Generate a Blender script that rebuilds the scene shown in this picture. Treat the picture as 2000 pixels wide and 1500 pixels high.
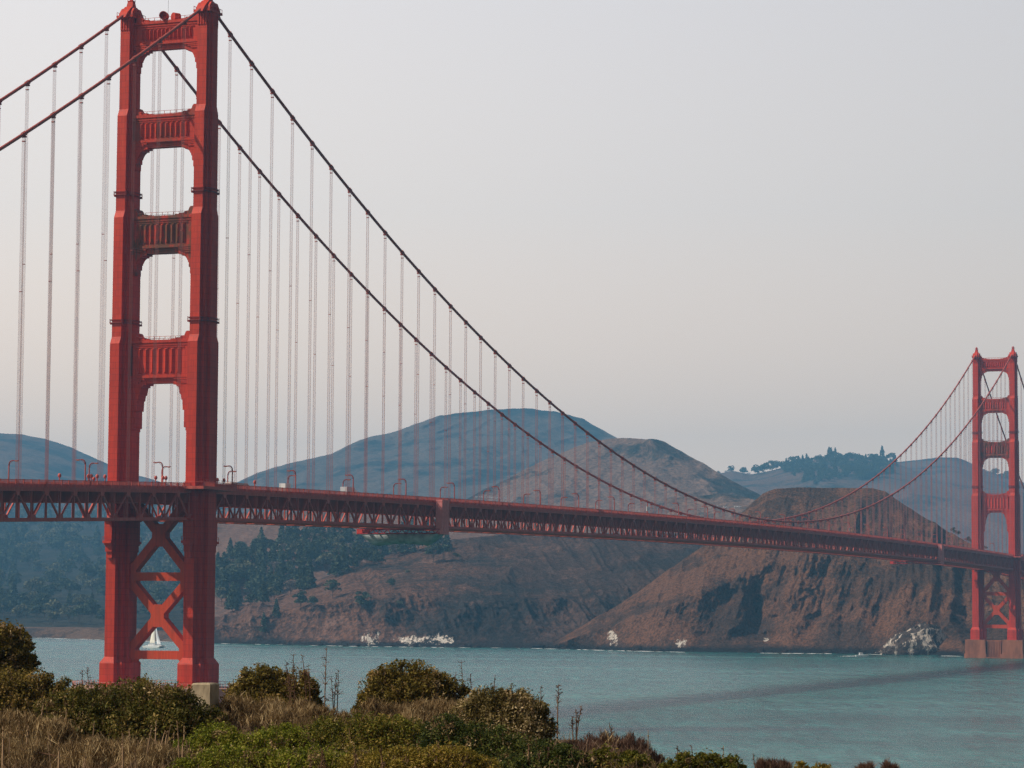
import bpy, math, random
import numpy as np
from mathutils import Matrix, Vector

for o in list(bpy.data.objects):
    bpy.data.objects.remove(o)
scene = bpy.context.scene
R = math.radians

# ---------------------------------------------------------------- camera
CAM = np.array([415.1498, -756.2547, 41.074])
YAW, PIT, ROL, FPX = -0.3755585, 0.078143, 0.0062443, 5369.508
_fw = np.array([math.sin(YAW)*math.cos(PIT), math.cos(YAW)*math.cos(PIT), math.sin(PIT)])
_r = np.array([math.cos(YAW), -math.sin(YAW), 0.0]); _u = np.cross(_r, _fw)
_R2 = _r*math.cos(ROL) + _u*math.sin(ROL); _U2 = -_r*math.sin(ROL) + _u*math.cos(ROL)
cd = bpy.data.cameras.new('camera'); cam = bpy.data.objects.new('camera', cd)
scene.collection.objects.link(cam); scene.camera = cam
cam.matrix_world = Matrix(((_R2[0], _U2[0], -_fw[0], CAM[0]), (_R2[1], _U2[1], -_fw[1], CAM[1]),
                           (_R2[2], _U2[2], -_fw[2], CAM[2]), (0, 0, 0, 1)))
cd.sensor_width = 36.0; cd.lens = 36.0*FPX/2000.0
cd.clip_start = 0.5; cd.clip_end = 60000

# ---------------------------------------------------------------- sun and sky
SUN_TO = Vector((-1.0, -0.62, 1.2)).normalized()
sd = bpy.data.lights.new('sun', 'SUN'); so = bpy.data.objects.new('sun', sd)
scene.collection.objects.link(so)
sd.energy = 4.8; sd.angle = R(0.6); sd.color = (1.0, 0.89, 0.76)
so.rotation_euler = SUN_TO.to_track_quat('Z', 'Y').to_euler()
so.location = (0, 0, 800)
w = bpy.data.worlds.new('World'); scene.world = w; w.use_nodes = True
nt = w.node_tree; nt.nodes.clear()
def N(t, tree, **kw):
    n = tree.nodes.new(t)
    for k, v in kw.items(): setattr(n, k, v)
    return n
out = N('ShaderNodeOutputWorld', nt); bg = N('ShaderNodeBackground', nt)
sky = N('ShaderNodeTexSky', nt); sky.sky_type = 'NISHITA'; sky.sun_disc = False
sky.sun_elevation = math.asin(SUN_TO.z); sky.sun_rotation = math.atan2(SUN_TO.x, SUN_TO.y) % (2*math.pi)
sky.dust_density = 6.0; sky.air_density = 1.0
sv = N('ShaderNodeVectorMath', nt, operation='SCALE'); sv.inputs['Scale'].default_value = 0.085
nt.links.new(sky.outputs[0], sv.inputs[0])
# wildfire smoke veil: brightest due west, unseen east dimmed to set the tower's shade
tc = N('ShaderNodeTexCoord', nt)
dt = N('ShaderNodeVectorMath', nt, operation='DOT_PRODUCT')
sh = Vector((-1.0, 0.0, 0.0)); dt.inputs[1].default_value = sh
nt.links.new(tc.outputs['Generated'], dt.inputs[0])
mr = N('ShaderNodeMapRange', nt); mr.inputs['From Min'].default_value = -1; mr.inputs['From Max'].default_value = 1
mr.inputs['To Min'].default_value = 0; mr.inputs['To Max'].default_value = 1
nt.links.new(dt.outputs['Value'], mr.inputs['Value'])
rs = N('ShaderNodeValToRGB', nt)
e = rs.color_ramp.elements
e[0].position = 0.0; e[0].color = (0.29, 0.25, 0.23, 1)
e[1].position = 1.0; e[1].color = (1.15, 1.10, 1.05, 1)
for p, c in ((0.25, (0.40, 0.36, 0.34, 1)), (0.42, (0.50, 0.48, 0.47, 1)), (0.50, (0.68, 0.67, 0.67, 1)), (0.59, (0.865, 0.865, 0.872, 1)), (0.66, (0.97, 0.97, 0.98, 1)), (0.757, (1.12, 1.11, 1.10, 1))):
    x = e.new(p); x.color = c
nt.links.new(mr.outputs[0], rs.inputs[0])
sx = N('ShaderNodeSeparateXYZ', nt); nt.links.new(tc.outputs['Generated'], sx.inputs[0])
rz = N('ShaderNodeValToRGB', nt)
e = rz.color_ramp.elements
e[0].position = 0.0; e[0].color = (1.86, 1.30, 0.86, 1)
e[1].position = 1.0; e[1].color = (0.20, 0.22, 0.26, 1)
for p, c in ((0.07, (1.53, 1.16, 0.87, 1)), (0.14, (1.19, 1.05, 0.94, 1)), (0.23, (1.05, 0.985, 0.965, 1)), (0.42, (0.42, 0.43, 0.46, 1))):
    x = e.new(p); x.color = c
nt.links.new(sx.outputs['Z'], rz.inputs[0])
mm = N('ShaderNodeMix', nt, data_type='RGBA', blend_type='MULTIPLY'); mm.inputs['Factor'].default_value = 1
nt.links.new(rs.outputs[0], mm.inputs[6]); nt.links.new(rz.outputs[0], mm.inputs[7])
mx = N('ShaderNodeMix', nt, data_type='RGBA'); mx.inputs['Factor'].default_value = 0.85
nt.links.new(sv.outputs[0], mx.inputs[6]); nt.links.new(mm.outputs[2], mx.inputs[7])
nt.links.new(mx.outputs[2], bg.inputs['Color']); bg.inputs['Strength'].default_value = 0.97
nt.links.new(bg.outputs[0], out.inputs['Surface'])
HAZE_D, HAZE_C = 0.00009, (0.23, 0.60, 1.0)

vs = scene.view_settings
vs.view_transform = 'Standard'; vs.look = 'None'; vs.exposure = 0.0; vs.gamma = 1.0
scene.cycles.use_denoising = True; scene.cycles.denoising_prefilter = 'NONE'   # keeps the fine texture seen through the haze
scene.cycles.use_adaptive_sampling = False
scene.cycles.volume_bounces = 0
scene.cycles.max_bounces = 5; scene.cycles.transparent_max_bounces = 8

# ---------------------------------------------------------------- helpers
random.seed(4); RNG = np.random.default_rng(7)
def proj(P):
    d = np.asarray(P, float) - CAM; z = d @ _fw
    return np.stack([1000 + FPX*(d @ _R2)/z, 750 - FPX*(d @ _U2)/z], -1)
def rays(u, v):
    u = np.asarray(u, float); v = np.asarray(v, float)
    return _fw*FPX + _R2*(u[..., None]-1000) + _U2*(750-v[..., None])
def at_dist(u, v, D):
    d = rays(u, v); h = np.hypot(d[..., 0], d[..., 1])
    return CAM + d*(np.asarray(D, float)/h)[..., None]
def at_z(u, v, z=0.0):
    d = rays(u, v); return CAM + d*((z-CAM[2])/d[..., 2])[..., None]

def _hash(ix, iy, s):
    h = (ix.astype(np.int64)*374761393 + iy.astype(np.int64)*668265263 + s*1442695041) & 0xffffffff
    h = ((h ^ (h >> 13))*1274126177) & 0xffffffff
    return ((h ^ (h >> 16)) & 0xffff)/65535.0
def vnoise(x, y, s=0):
    x = np.asarray(x, float); y = np.asarray(y, float)
    ix = np.floor(x); iy = np.floor(y); fx = x-ix; fy = y-iy
    fx = fx*fx*(3-2*fx); fy = fy*fy*(3-2*fy); ix = ix.astype(int); iy = iy.astype(int)
    a = _hash(ix, iy, s); b = _hash(ix+1, iy, s); c = _hash(ix, iy+1, s); d = _hash(ix+1, iy+1, s)
    return (a*(1-fx)+b*fx)*(1-fy) + (c*(1-fx)+d*fx)*fy
def fbm(x, y, o=4, s=0, g=0.5):
    r = 0; a = 1; t = 0
    for i in range(o):
        r = r + a*vnoise(x*2**i+i*17.3, y*2**i-i*9.1, s+i); t += a; a *= g
    return r/t
def ridged(x, y, o=4, s=0, g=0.55):
    r = 0; a = 1; t = 0
    for i in range(o):
        n = 1-np.abs(2*vnoise(x*2**i+i*31.7, y*2**i+i*3.3, s+i)-1); r = r + a*n*n; t += a; a *= g
    return r/t

COL = scene.collection
def props(o, label=None, cat=None, group=None, kind=None):
    if label: o['label'] = label
    if cat: o['category'] = cat
    if group: o['group'] = group
    if kind: o['kind'] = kind
    return o
def empty(name, loc=(0, 0, 0), parent=None, rz=0.0):
    o = bpy.data.objects.new(name, None); COL.objects.link(o)
    o.location = loc; o.rotation_euler = (0, 0, rz); o.empty_display_size = 0.2
    if parent: o.parent = parent
    return o
def link(name, me, mats, parent=None, loc=None):
    o = bpy.data.objects.new(name, me); COL.objects.link(o)
    for m in (mats if isinstance(mats, (list, tuple)) else [mats]): me.materials.append(m)
    if parent: o.parent = parent
    if loc is not None: o.location = loc
    return o
def mesh_np(name, V, F, smooth=False, mi=None):
    V = np.asarray(V, np.float32); F = np.asarray(F, np.int32); k = F.shape[1]
    me = bpy.data.meshes.new(name)
    me.vertices.add(len(V)); me.vertices.foreach_set('co', V.ravel())
    me.loops.add(F.size); me.loops.foreach_set('vertex_index', F.ravel())
    me.polygons.add(len(F)); me.polygons.foreach_set('loop_start', np.arange(len(F), dtype=np.int32)*k)
    me.polygons.foreach_set('use_smooth', np.full(len(F), smooth))
    if mi is not None: me.polygons.foreach_set('material_index', np.asarray(mi, np.int32))
    me.update(calc_edges=True); return me
class MB:
    def __init__(s): s.v = []; s.f = []; s.m = []
    def add(s, vs, fs, m=0):
        b = len(s.v); s.v += [tuple(map(float, p)) for p in vs]; s.f += [tuple(b+i for i in f) for f in fs]; s.m += [m]*len(fs)
    def box(s, x0, x1, y0, y1, z0, z1, m=0):
        s.add([(x0,y0,z0),(x1,y0,z0),(x1,y1,z0),(x0,y1,z0),(x0,y0,z1),(x1,y0,z1),(x1,y1,z1),(x0,y1,z1)],
              [(3,2,1,0),(4,5,6,7),(0,1,5,4),(1,2,6,5),(2,3,7,6),(3,0,4,7)], m)
    def loft(s, rings, m=0, caps=True):
        n = len(rings[0]); b = len(s.v)
        for r in rings: s.v += [tuple(map(float, p)) for p in r]
        for k in range(len(rings)-1):
            for i in range(n):
                j = (i+1) % n
                s.f.append((b+k*n+i, b+k*n+j, b+(k+1)*n+j, b+(k+1)*n+i)); s.m.append(m)
        if caps:
            s.f.append(tuple(b+i for i in reversed(range(n)))); s.f.append(tuple(b+(len(rings)-1)*n+i for i in range(n))); s.m += [m, m]
    def beam(s, p, q, w, h, m=0, up=(0, 0, 1)):
        p = np.array(p, float); q = np.array(q, float); d = q-p; d /= np.linalg.norm(d)
        a = np.cross(d, up)
        if np.linalg.norm(a) < 1e-4: a = np.cross(d, (1, 0, 0))
        a /= np.linalg.norm(a); c = np.cross(a, d)
        s.loft([[e+a*w/2*i+c*h/2*j for i, j in ((-1,-1),(1,-1),(1,1),(-1,1))] for e in (p, q)], m)
    def tube(s, pts, r, n=6, m=0, caps=True):
        pts = [np.array(p, float) for p in pts]; rr = r if isinstance(r, (list, tuple)) else [r]*len(pts)
        rings = []
        for i, p in enumerate(pts):
            d = pts[min(i+1, len(pts)-1)]-pts[max(i-1, 0)]; d = d/(np.linalg.norm(d)+1e-9)
            a = np.cross(d, (0, 0, 1))
            if np.linalg.norm(a) < 1e-3: a = np.array((1.0, 0, 0))
            a = a/np.linalg.norm(a); c = np.cross(a, d)
            rings.append([p+rr[i]*(a*math.cos(t)+c*math.sin(t)) for t in (2*math.pi*k/n for k in range(n))])
        s.loft(rings, m, caps)
    def prism_xz(s, poly, y0, y1, m=0):      # polygon in x,z extruded along y
        n = len(poly)
        s.add([(x, y0, z) for x, z in poly]+[(x, y1, z) for x, z in poly],
              [tuple(range(n)), tuple(reversed(range(n, 2*n)))]+[(i, n+i, n+(i+1) % n, (i+1) % n) for i in range(n)], m)
    def prism_yz(s, poly, x0, x1, m=0):
        n = len(poly)
        s.add([(x0, y, z) for y, z in poly]+[(x1, y, z) for y, z in poly],
              [tuple(reversed(range(n))), tuple(range(n, 2*n))]+[(i, (i+1) % n, n+(i+1) % n, n+i) for i in range(n)], m)
    def lathe(s, prof, c=(0, 0, 0), n=12, m=0):
        s.loft([[(c[0]+r*math.cos(2*math.pi*k/n), c[1]+r*math.sin(2*math.pi*k/n), c[2]+z) for k in range(n)] for r, z in prof], m)
    def mesh(s, name, smooth=False):
        me = bpy.data.meshes.new(name); me.from_pydata(s.v, [], s.f)
        if any(s.m): me.polygons.foreach_set('material_index', s.m)
        if smooth: me.polygons.foreach_set('use_smooth', [True]*len(s.f))
        me.update(); return me
    def obj(s, name, mats, parent=None, smooth=False):
        return link(name, s.mesh(name, smooth), mats, parent)

# ---------------------------------------------------------------- materials
def new_mat(name):
    m = bpy.data.materials.new(name); m.use_nodes = True
    t = m.node_tree; b = t.nodes['Principled BSDF']; return m, t, b
def noise(t, scale, detail=4, rough=0.55, vec=None, stretch=None, rot=None, coord='Object'):
    n = N('ShaderNodeTexNoise', t); n.inputs['Scale'].default_value = scale
    n.inputs['Detail'].default_value = detail; n.inputs['Roughness'].default_value = rough
    c = N('ShaderNodeTexCoord', t); mp = N('ShaderNodeMapping', t)
    if stretch: mp.inputs['Scale'].default_value = stretch
    if rot: mp.inputs['Rotation'].default_value = rot
    t.links.new(c.outputs[coord], mp.inputs[0]); t.links.new(mp.outputs[0], n.inputs['Vector'])
    return n.outputs['Fac']
def ramp(t, fac, stops):
    r = N('ShaderNodeValToRGB', t); e = r.color_ramp.elements
    e[0].position = stops[0][0]; e[0].color = (*stops[0][1], 1)
    e[1].position = stops[-1][0]; e[1].color = (*stops[-1][1], 1)
    for p, c in stops[1:-1]: x = e.new(p); x.color = (*c, 1)
    t.links.new(fac, r.inputs[0]); return r.outputs[0]
def mixc(t, fac, a, b, mode='MIX'):
    m = N('ShaderNodeMix', t, data_type='RGBA', blend_type=mode)
    for s, v in ((0, fac), (6, a), (7, b)):
        if hasattr(v, 'node'): t.links.new(v, m.inputs[s])
        else: m.inputs[s].default_value = v if s == 0 else (*v, 1)
    return m.outputs[2]
def bump(t, b, h, strength=0.3, dist=1.0):
    n = N('ShaderNodeBump', t); n.inputs['Strength'].default_value = strength; n.inputs['Distance'].default_value = dist
    t.links.new(h, n.inputs['Height']); t.links.new(n.outputs[0], b.inputs['Normal'])
def setb(b, rough=0.8, spec=0.2, metal=0.0):
    b.inputs['Roughness'].default_value = rough; b.inputs['Specular IOR Level'].default_value = spec; b.inputs['Metallic'].default_value = metal
def simple(name, c, var=0.15, scale=1.0, rough=0.75, spec=0.25, stretch=None, bmp=0.0):
    m, t, b = new_mat(name); setb(b, rough, spec)
    f = noise(t, scale, 5, 0.6, stretch=stretch)
    lo = tuple(x*(1-var) for x in c); hi = tuple(min(1, x*(1+var)) for x in c)
    t.links.new(ramp(t, f, [(0.3, lo), (0.7, hi)]), b.inputs['Base Color'])
    if bmp: bump(t, b, f, bmp, 0.1)
    return m
ORANGE = (0.55, 0.033, 0.006)
def paint(name, c=ORANGE, rust=0.0, plates=True):
    m, t, b = new_mat(name); setb(b, 0.62, 0.25)
    f = noise(t, 0.12, 5, 0.65); g = noise(t, 1.0, 5, 0.7, stretch=(1, 1, 0.06))
    col = ramp(t, f, [(0.25, tuple(x*0.80 for x in c)), (0.55, c), (0.8, (c[0]*1.02, c[1]*1.4, c[2]*1.4))])
    col = mixc(t, 0.55, col, ramp(t, g, [(0.36, (c[0]*0.58, c[1]*0.75, c[2]*0.8)), (0.56, c), (0.68, (c[0]*1.0, c[1]*1.9, c[2]*2.0))]))
    if plates:                                # seams of the steel plates
        br = N('ShaderNodeTexBrick', t); br.inputs['Scale'].default_value = 1.0
        br.inputs['Brick Width'].default_value = 3.2; br.inputs['Row Height'].default_value = 1.9
        br.inputs['Mortar Size'].default_value = 0.09; br.inputs['Color1'].default_value = (1, 1, 1, 1)
        br.inputs['Color2'].default_value = (0.88, 0.86, 0.85, 1); br.inputs['Mortar'].default_value = (0.66, 0.62, 0.62, 1)
        cc = N('ShaderNodeTexCoord', t); s1 = N('ShaderNodeSeparateXYZ', t); c1 = N('ShaderNodeCombineXYZ', t)
        ad = N('ShaderNodeMath', t, operation='ADD')
        t.links.new(cc.outputs['Object'], s1.inputs[0]); t.links.new(s1.outputs['X'], ad.inputs[0]); t.links.new(s1.outputs['Y'], ad.inputs[1])
        t.links.new(ad.outputs[0], c1.inputs['X']); t.links.new(s1.outputs['Z'], c1.inputs['Y'])
        t.links.new(c1.outputs[0], br.inputs['Vector'])
        col = mixc(t, 0.8, col, br.outputs['Color'], 'MULTIPLY')
    if rust:
        rn = noise(t, 0.9, 6, 0.75, stretch=(1, 1, 0.13)); r2 = noise(t, 0.16, 3, 0.6)
        mu = N('ShaderNodeMath', t, operation='MULTIPLY'); t.links.new(rn, mu.inputs[0]); t.links.new(r2, mu.inputs[1])
        mk = ramp(t, mu.outputs[0], [(0.27-0.09*rust, (0, 0, 0)), (0.36-0.09*rust, (rust, rust, rust))])
        col = mixc(t, mk, col, (0.14, 0.045, 0.016))
    t.links.new(col, b.inputs['Base Color']); return m
M_ORANGE = paint('international_orange_paint')
M_STRUT = paint('weathered_orange_paint', rust=0.55)
M_STRUT2 = paint('rust_streaked_orange_paint', rust=1.0)
M_BRACE = paint('sunburnt_orange_paint', (0.54, 0.052, 0.009), rust=0.3, plates=False)
M_TRUSS = paint('faded_red_truss_paint', (0.52, 0.090, 0.060), plates=False)
M_TRUSSIN = paint('bright_orange_brace_paint', (0.55, 0.085, 0.04), plates=False)
M_CABLE = simple('red_cable_wrap', (0.36, 0.07, 0.05), 0.12, 0.5, 0.6)
M_ROPE = simple('weathered_red_rope', (0.34, 0.12, 0.11), 0.15, 0.5, 0.7)
M_BASE = paint('faded_pink_base_paint', (0.46, 0.13, 0.085))
M_CONC = simple('stained_concrete', (0.34, 0.27, 0.22), 0.35, 0.25, 0.9, 0.1, stretch=(1, 1, 0.3), bmp=0.2)
M_CONCP = simple('pink_stained_concrete', (0.40, 0.24, 0.19), 0.3, 0.35, 0.9, 0.1, stretch=(1, 1, 0.3))
M_ASPH = simple('asphalt', (0.055, 0.055, 0.058), 0.15, 0.4, 0.9, 0.1)
M_WHITE = simple('white_paint', (0.78, 0.77, 0.74), 0.06, 0.8, 0.5, 0.3)
M_SAIL = simple('cream_sailcloth', (0.90, 0.85, 0.72), 0.05, 0.4, 0.8, 0.1)
M_JIB = simple('pale_grey_sailcloth', (0.82, 0.84, 0.86), 0.05, 0.4, 0.8, 0.1)
M_GLASS = simple('dark_glass', (0.03, 0.035, 0.04), 0.1, 1.0, 0.15, 0.5)
M_LAMP = simple('amber_lamp_glass', (0.55, 0.25, 0.06), 0.15, 3.0, 0.4, 0.4)
M_DARK = simple('dark_steel', (0.06, 0.045, 0.045), 0.2, 1.0, 0.6, 0.3)
M_GAL = simple('dark_red_gallery_paint', (0.26, 0.035, 0.025), 0.2, 1.0, 0.7)
M_NET = simple('grey_green_tarp', (0.31, 0.34, 0.34), 0.35, 0.35, 0.85, 0.1, bmp=0.4)
M_PANEL = simple('pink_sheeting', (0.66, 0.22, 0.20), 0.12, 0.6, 0.8, 0.1)
M_REDP = simple('bright_red_paint', (0.55, 0.035, 0.02), 0.1, 2.0, 0.45, 0.4)
M_FOAM = simple('sea_foam', (0.75, 0.77, 0.76), 0.2, 0.3, 0.9, 0.1)

# ---------------------------------------------------------------- water
def water_mat():
    m, t, b = new_mat('sea_water'); setb(b, 0.16, 0.9)
    b.inputs['IOR'].default_value = 1.33; b.subsurface_method = 'BURLEY'; b.inputs['Subsurface Weight'].default_value = 1.0
    b.inputs['Subsurface Radius'].default_value = (12.0, 30.0, 30.0); b.inputs['Subsurface Scale'].default_value = 1.0
    yaw = -YAW
    band = noise(t, 0.006, 5, 0.6, stretch=(0.35, 1.6, 1), rot=(0, 0, -yaw))
    fine = noise(t, 0.06, 5, 0.62, stretch=(0.5, 1.3, 1), rot=(0, 0, -yaw+0.15))
    col = ramp(t, band, [(0.34, (0.001, 0.060, 0.056)), (0.5, (0.003, 0.086, 0.078)), (0.64, (0.024, 0.120, 0.108))])
    t.links.new(col, b.inputs['Base Color'])
    tint = mixc(t, 0.8, ramp(t, band, [(0.36, (0.28, 0.66, 0.66)), (0.5, (0.42, 0.84, 0.82)), (0.62, (0.74, 1.0, 0.97))]), ramp(t, fine, [(0.40, (0.45, 0.60, 0.64)), (0.50, (0.95, 0.97, 0.97)), (0.60, (1.2, 1.2, 1.2))]), 'MULTIPLY')  # ripple and streak reflections painted into the specular tint
    def dash(sx_, sy_, det=3, rg_=0.6):            # view-aligned ripple noise in metres, painting wave light and dark into colour
        n_ = N('ShaderNodeTexNoise', t); n_.inputs['Scale'].default_value = 1.0; n_.inputs['Detail'].default_value = det; n_.inputs['Roughness'].default_value = rg_
        c_ = N('ShaderNodeTexCoord', t); mp_ = N('ShaderNodeMapping', t); mp_.vector_type = 'TEXTURE'
        mp_.inputs['Rotation'].default_value = (0, 0, yaw); mp_.inputs['Scale'].default_value = (sx_, sy_, 1)
        t.links.new(c_.outputs['Object'], mp_.inputs[0]); t.links.new(mp_.outputs[0], n_.inputs['Vector']); return n_.outputs['Fac']
    mid = noise(t, 0.032, 4, 0.65, stretch=(0.28, 1.5, 1), rot=(0, 0, -yaw+0.3)); fin2 = dash(7.0, 42.0, 4, 0.7); fin3 = dash(26.0, 130.0, 3, 0.6)
    tint = mixc(t, 1.0, tint, ramp(t, mid, [(0.38, (0.55, 0.68, 0.70)), (0.50, (1, 1, 1)), (0.62, (1.3, 1.25, 1.25))]), 'MULTIPLY')
    tint = mixc(t, 1.0, tint, ramp(t, fin2, [(0.36, (0.40, 0.52, 0.54)), (0.50, (1, 1, 1)), (0.64, (1.6, 1.5, 1.5))]), 'MULTIPLY')
    tint = mixc(t, 1.0, tint, ramp(t, fin3, [(0.36, (0.62, 0.72, 0.74)), (0.50, (1, 1, 1)), (0.64, (1.3, 1.25, 1.25))]), 'MULTIPLY')
    col = mixc(t, 1.0, col, ramp(t, fin2, [(0.36, (0.5, 0.6, 0.62)), (0.5, (1, 1, 1)), (0.64, (1.5, 1.4, 1.4))]), 'MULTIPLY'); t.links.new(col, b.inputs['Base Color'])
    t.links.new(tint, b.inputs['Specular Tint'])
    ro = N('ShaderNodeMapRange', t); ro.inputs['To Min'].default_value = 0.17; ro.inputs['To Max'].default_value = 0.30
    ro.inputs['From Min'].default_value = 0.3; ro.inputs['From Max'].default_value = 0.7
    t.links.new(band, ro.inputs['Value']); t.links.new(ro.outputs[0], b.inputs['Roughness'])
    big = noise(t, 0.22, 4, 0.6, stretch=(0.6, 1.2, 1), rot=(0, 0, -yaw-0.3))
    ad = N('ShaderNodeMath', t, operation='MULTIPLY_ADD'); ad.inputs[1].default_value = 3.0
    t.links.new(fine, ad.inputs[0]); t.links.new(big, ad.inputs[2])
    bump(t, b, ad.outputs[0], 0.6, 1.6)
    return m
wm = MB(); wm.add([(-11500, -4000, 0), (7500, -4000, 0), (7500, 10700, 0), (-11500, 10700, 0)], [(0, 1, 2, 3)])
props(wm.obj('water', water_mat()), kind='structure')

# ---------------------------------------------------------------- hills
def hill_mat(name, grass, scrub, rock, s_patch=0.006, s_fine=0.05, grass_amt=0.5, rockamt=0.0, strata=None, tide=False, grain=0.5, stains=(), east=None):
    m, t, b = new_mat(name); setb(b, 0.95, 0.05)
    a = noise(t, s_patch, 6, 0.6, stretch=(1, 1, 1.6), rot=strata)
    f = noise(t, s_fine, 6, 0.72, stretch=(1, 1, 0.8), rot=strata)
    ad = N('ShaderNodeMath', t, operation='MULTIPLY_ADD'); ad.inputs[1].default_value = 0.45
    t.links.new(f, ad.inputs[0]); t.links.new(a, ad.inputs[2])
    lo = 0.5+0.45*0.5-0.14*grass_amt*2+0.07
    mid = tuple((x+y)/2 for x, y in zip(grass, scrub))
    col = ramp(t, ad.outputs[0], [(lo-0.07, scrub), (lo, mid), (lo+0.06, grass)])
    if rockamt:
        r = noise(t, 0.018, 6, 0.7, stretch=(1, 1, 0.5), rot=strata)
        k = ramp(t, r, [(0.62-0.25*rockamt, (0, 0, 0)), (0.70-0.25*rockamt, (1, 1, 1))])
        col = mixc(t, k, col, rock)
    if east:                                   # thicker scrub on one end of the slope
        oc = N('ShaderNodeTexCoord', t); dl = N('ShaderNodeVectorMath', t, operation='DOT_PRODUCT'); dl.inputs[1].default_value = tuple(_r)
        t.links.new(oc.outputs['Object'], dl.inputs[0]); me_ = N('ShaderNodeMapRange', t)
        me_.inputs['From Min'].default_value = float(at_dist(np.array(float(east[0])), np.array(1180.0), 2450) @ _r); me_.inputs['From Max'].default_value = float(at_dist(np.array(float(east[1])), np.array(1180.0), 2450) @ _r)
        me_.inputs['To Max'].default_value = 0.75; t.links.new(dl.outputs['Value'], me_.inputs['Value'])
        pm_ = N('ShaderNodeMath', t, operation='MULTIPLY'); t.links.new(me_.outputs[0], pm_.inputs[0])
        t.links.new(ramp(t, noise(t, 0.012, 5, 0.65), [(0.36, (0.45, 0.45, 0.45)), (0.56, (1, 1, 1))]), pm_.inputs[1])
        col = mixc(t, pm_.outputs[0], col, (0.030, 0.024, 0.022))
    # speckle of bushes and stones
    sp = noise(t, s_fine*4.5, 4, 0.8)
    col = mixc(t, grain, col, ramp(t, sp, [(0.41, (0.32, 0.34, 0.38)), (0.51, (1, 1, 1)), (0.60, (1.5, 1.42, 1.35))]), 'MULTIPLY')
    if tide:                                   # wet dark rock at the water's edge
        oc = N('ShaderNodeTexCoord', t); sz_ = N('ShaderNodeSeparateXYZ', t); t.links.new(oc.outputs['Object'], sz_.inputs[0])
        tn = noise(t, 0.09, 4, 0.7); md = N('ShaderNodeMath', t, operation='MULTIPLY_ADD'); md.inputs[1].default_value = -9.0
        t.links.new(tn, md.inputs[0]); t.links.new(sz_.outputs['Z'], md.inputs[2])
        mr_ = N('ShaderNodeMapRange', t); mr_.inputs['From Min'].default_value = -2.2; mr_.inputs['From Max'].default_value = 1.4
        t.links.new(md.outputs[0], mr_.inputs['Value']); col = mixc(t, mr_.outputs[0], (0.020, 0.018, 0.017), col)
    for (su, sv_, sD, rx_, rz_) in stains:       # white guano on the rocks of the shore
        c_ = at_dist(np.array(float(su)), np.array(float(sv_)), sD); oc = N('ShaderNodeTexCoord', t)
        dl = N('ShaderNodeVectorMath', t, operation='DOT_PRODUCT'); dl.inputs[1].default_value = tuple(_r)
        t.links.new(oc.outputs['Object'], dl.inputs[0]); sz_ = N('ShaderNodeSeparateXYZ', t); t.links.new(oc.outputs['Object'], sz_.inputs[0])
        def sq(sock, c0, r0):
            m1 = N('ShaderNodeMath', t, operation='SUBTRACT'); t.links.new(sock, m1.inputs[0]); m1.inputs[1].default_value = float(c0)
            m2 = N('ShaderNodeMath', t, operation='DIVIDE'); t.links.new(m1.outputs[0], m2.inputs[0]); m2.inputs[1].default_value = r0
            m3 = N('ShaderNodeMath', t, operation='POWER'); t.links.new(m2.outputs[0], m3.inputs[0]); m3.inputs[1].default_value = 2.0; return m3.outputs[0]
        ad_ = N('ShaderNodeMath', t, operation='ADD'); t.links.new(sq(dl.outputs['Value'], c_ @ _r, rx_), ad_.inputs[0]); t.links.new(sq(sz_.outputs['Z'], c_[2], rz_), ad_.inputs[1])
        wn = noise(t, 0.16, 6, 0.8, stretch=(1.2, 1.2, 0.45)); ms_ = N('ShaderNodeMath', t, operation='MULTIPLY_ADD'); ms_.inputs[1].default_value = -0.13
        t.links.new(ad_.outputs[0], ms_.inputs[0]); t.links.new(wn, ms_.inputs[2])
        col = mixc(t, ramp(t, ms_.outputs[0], [(0.455, (0, 0, 0)), (0.50, (1, 1, 1))]), col, (0.72, 0.65, 0.56))
    t.links.new(col, b.inputs['Base Color'])
    hm = N('ShaderNodeMath', t, operation='MULTIPLY_ADD'); hm.inputs[1].default_value = 0.4; t.links.new(sp, hm.inputs[0]); t.links.new(f, hm.inputs[2])
    bump(t, b, hm.outputs[0], 0.9, 9.0)
    return m
HILLS = {}
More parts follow.
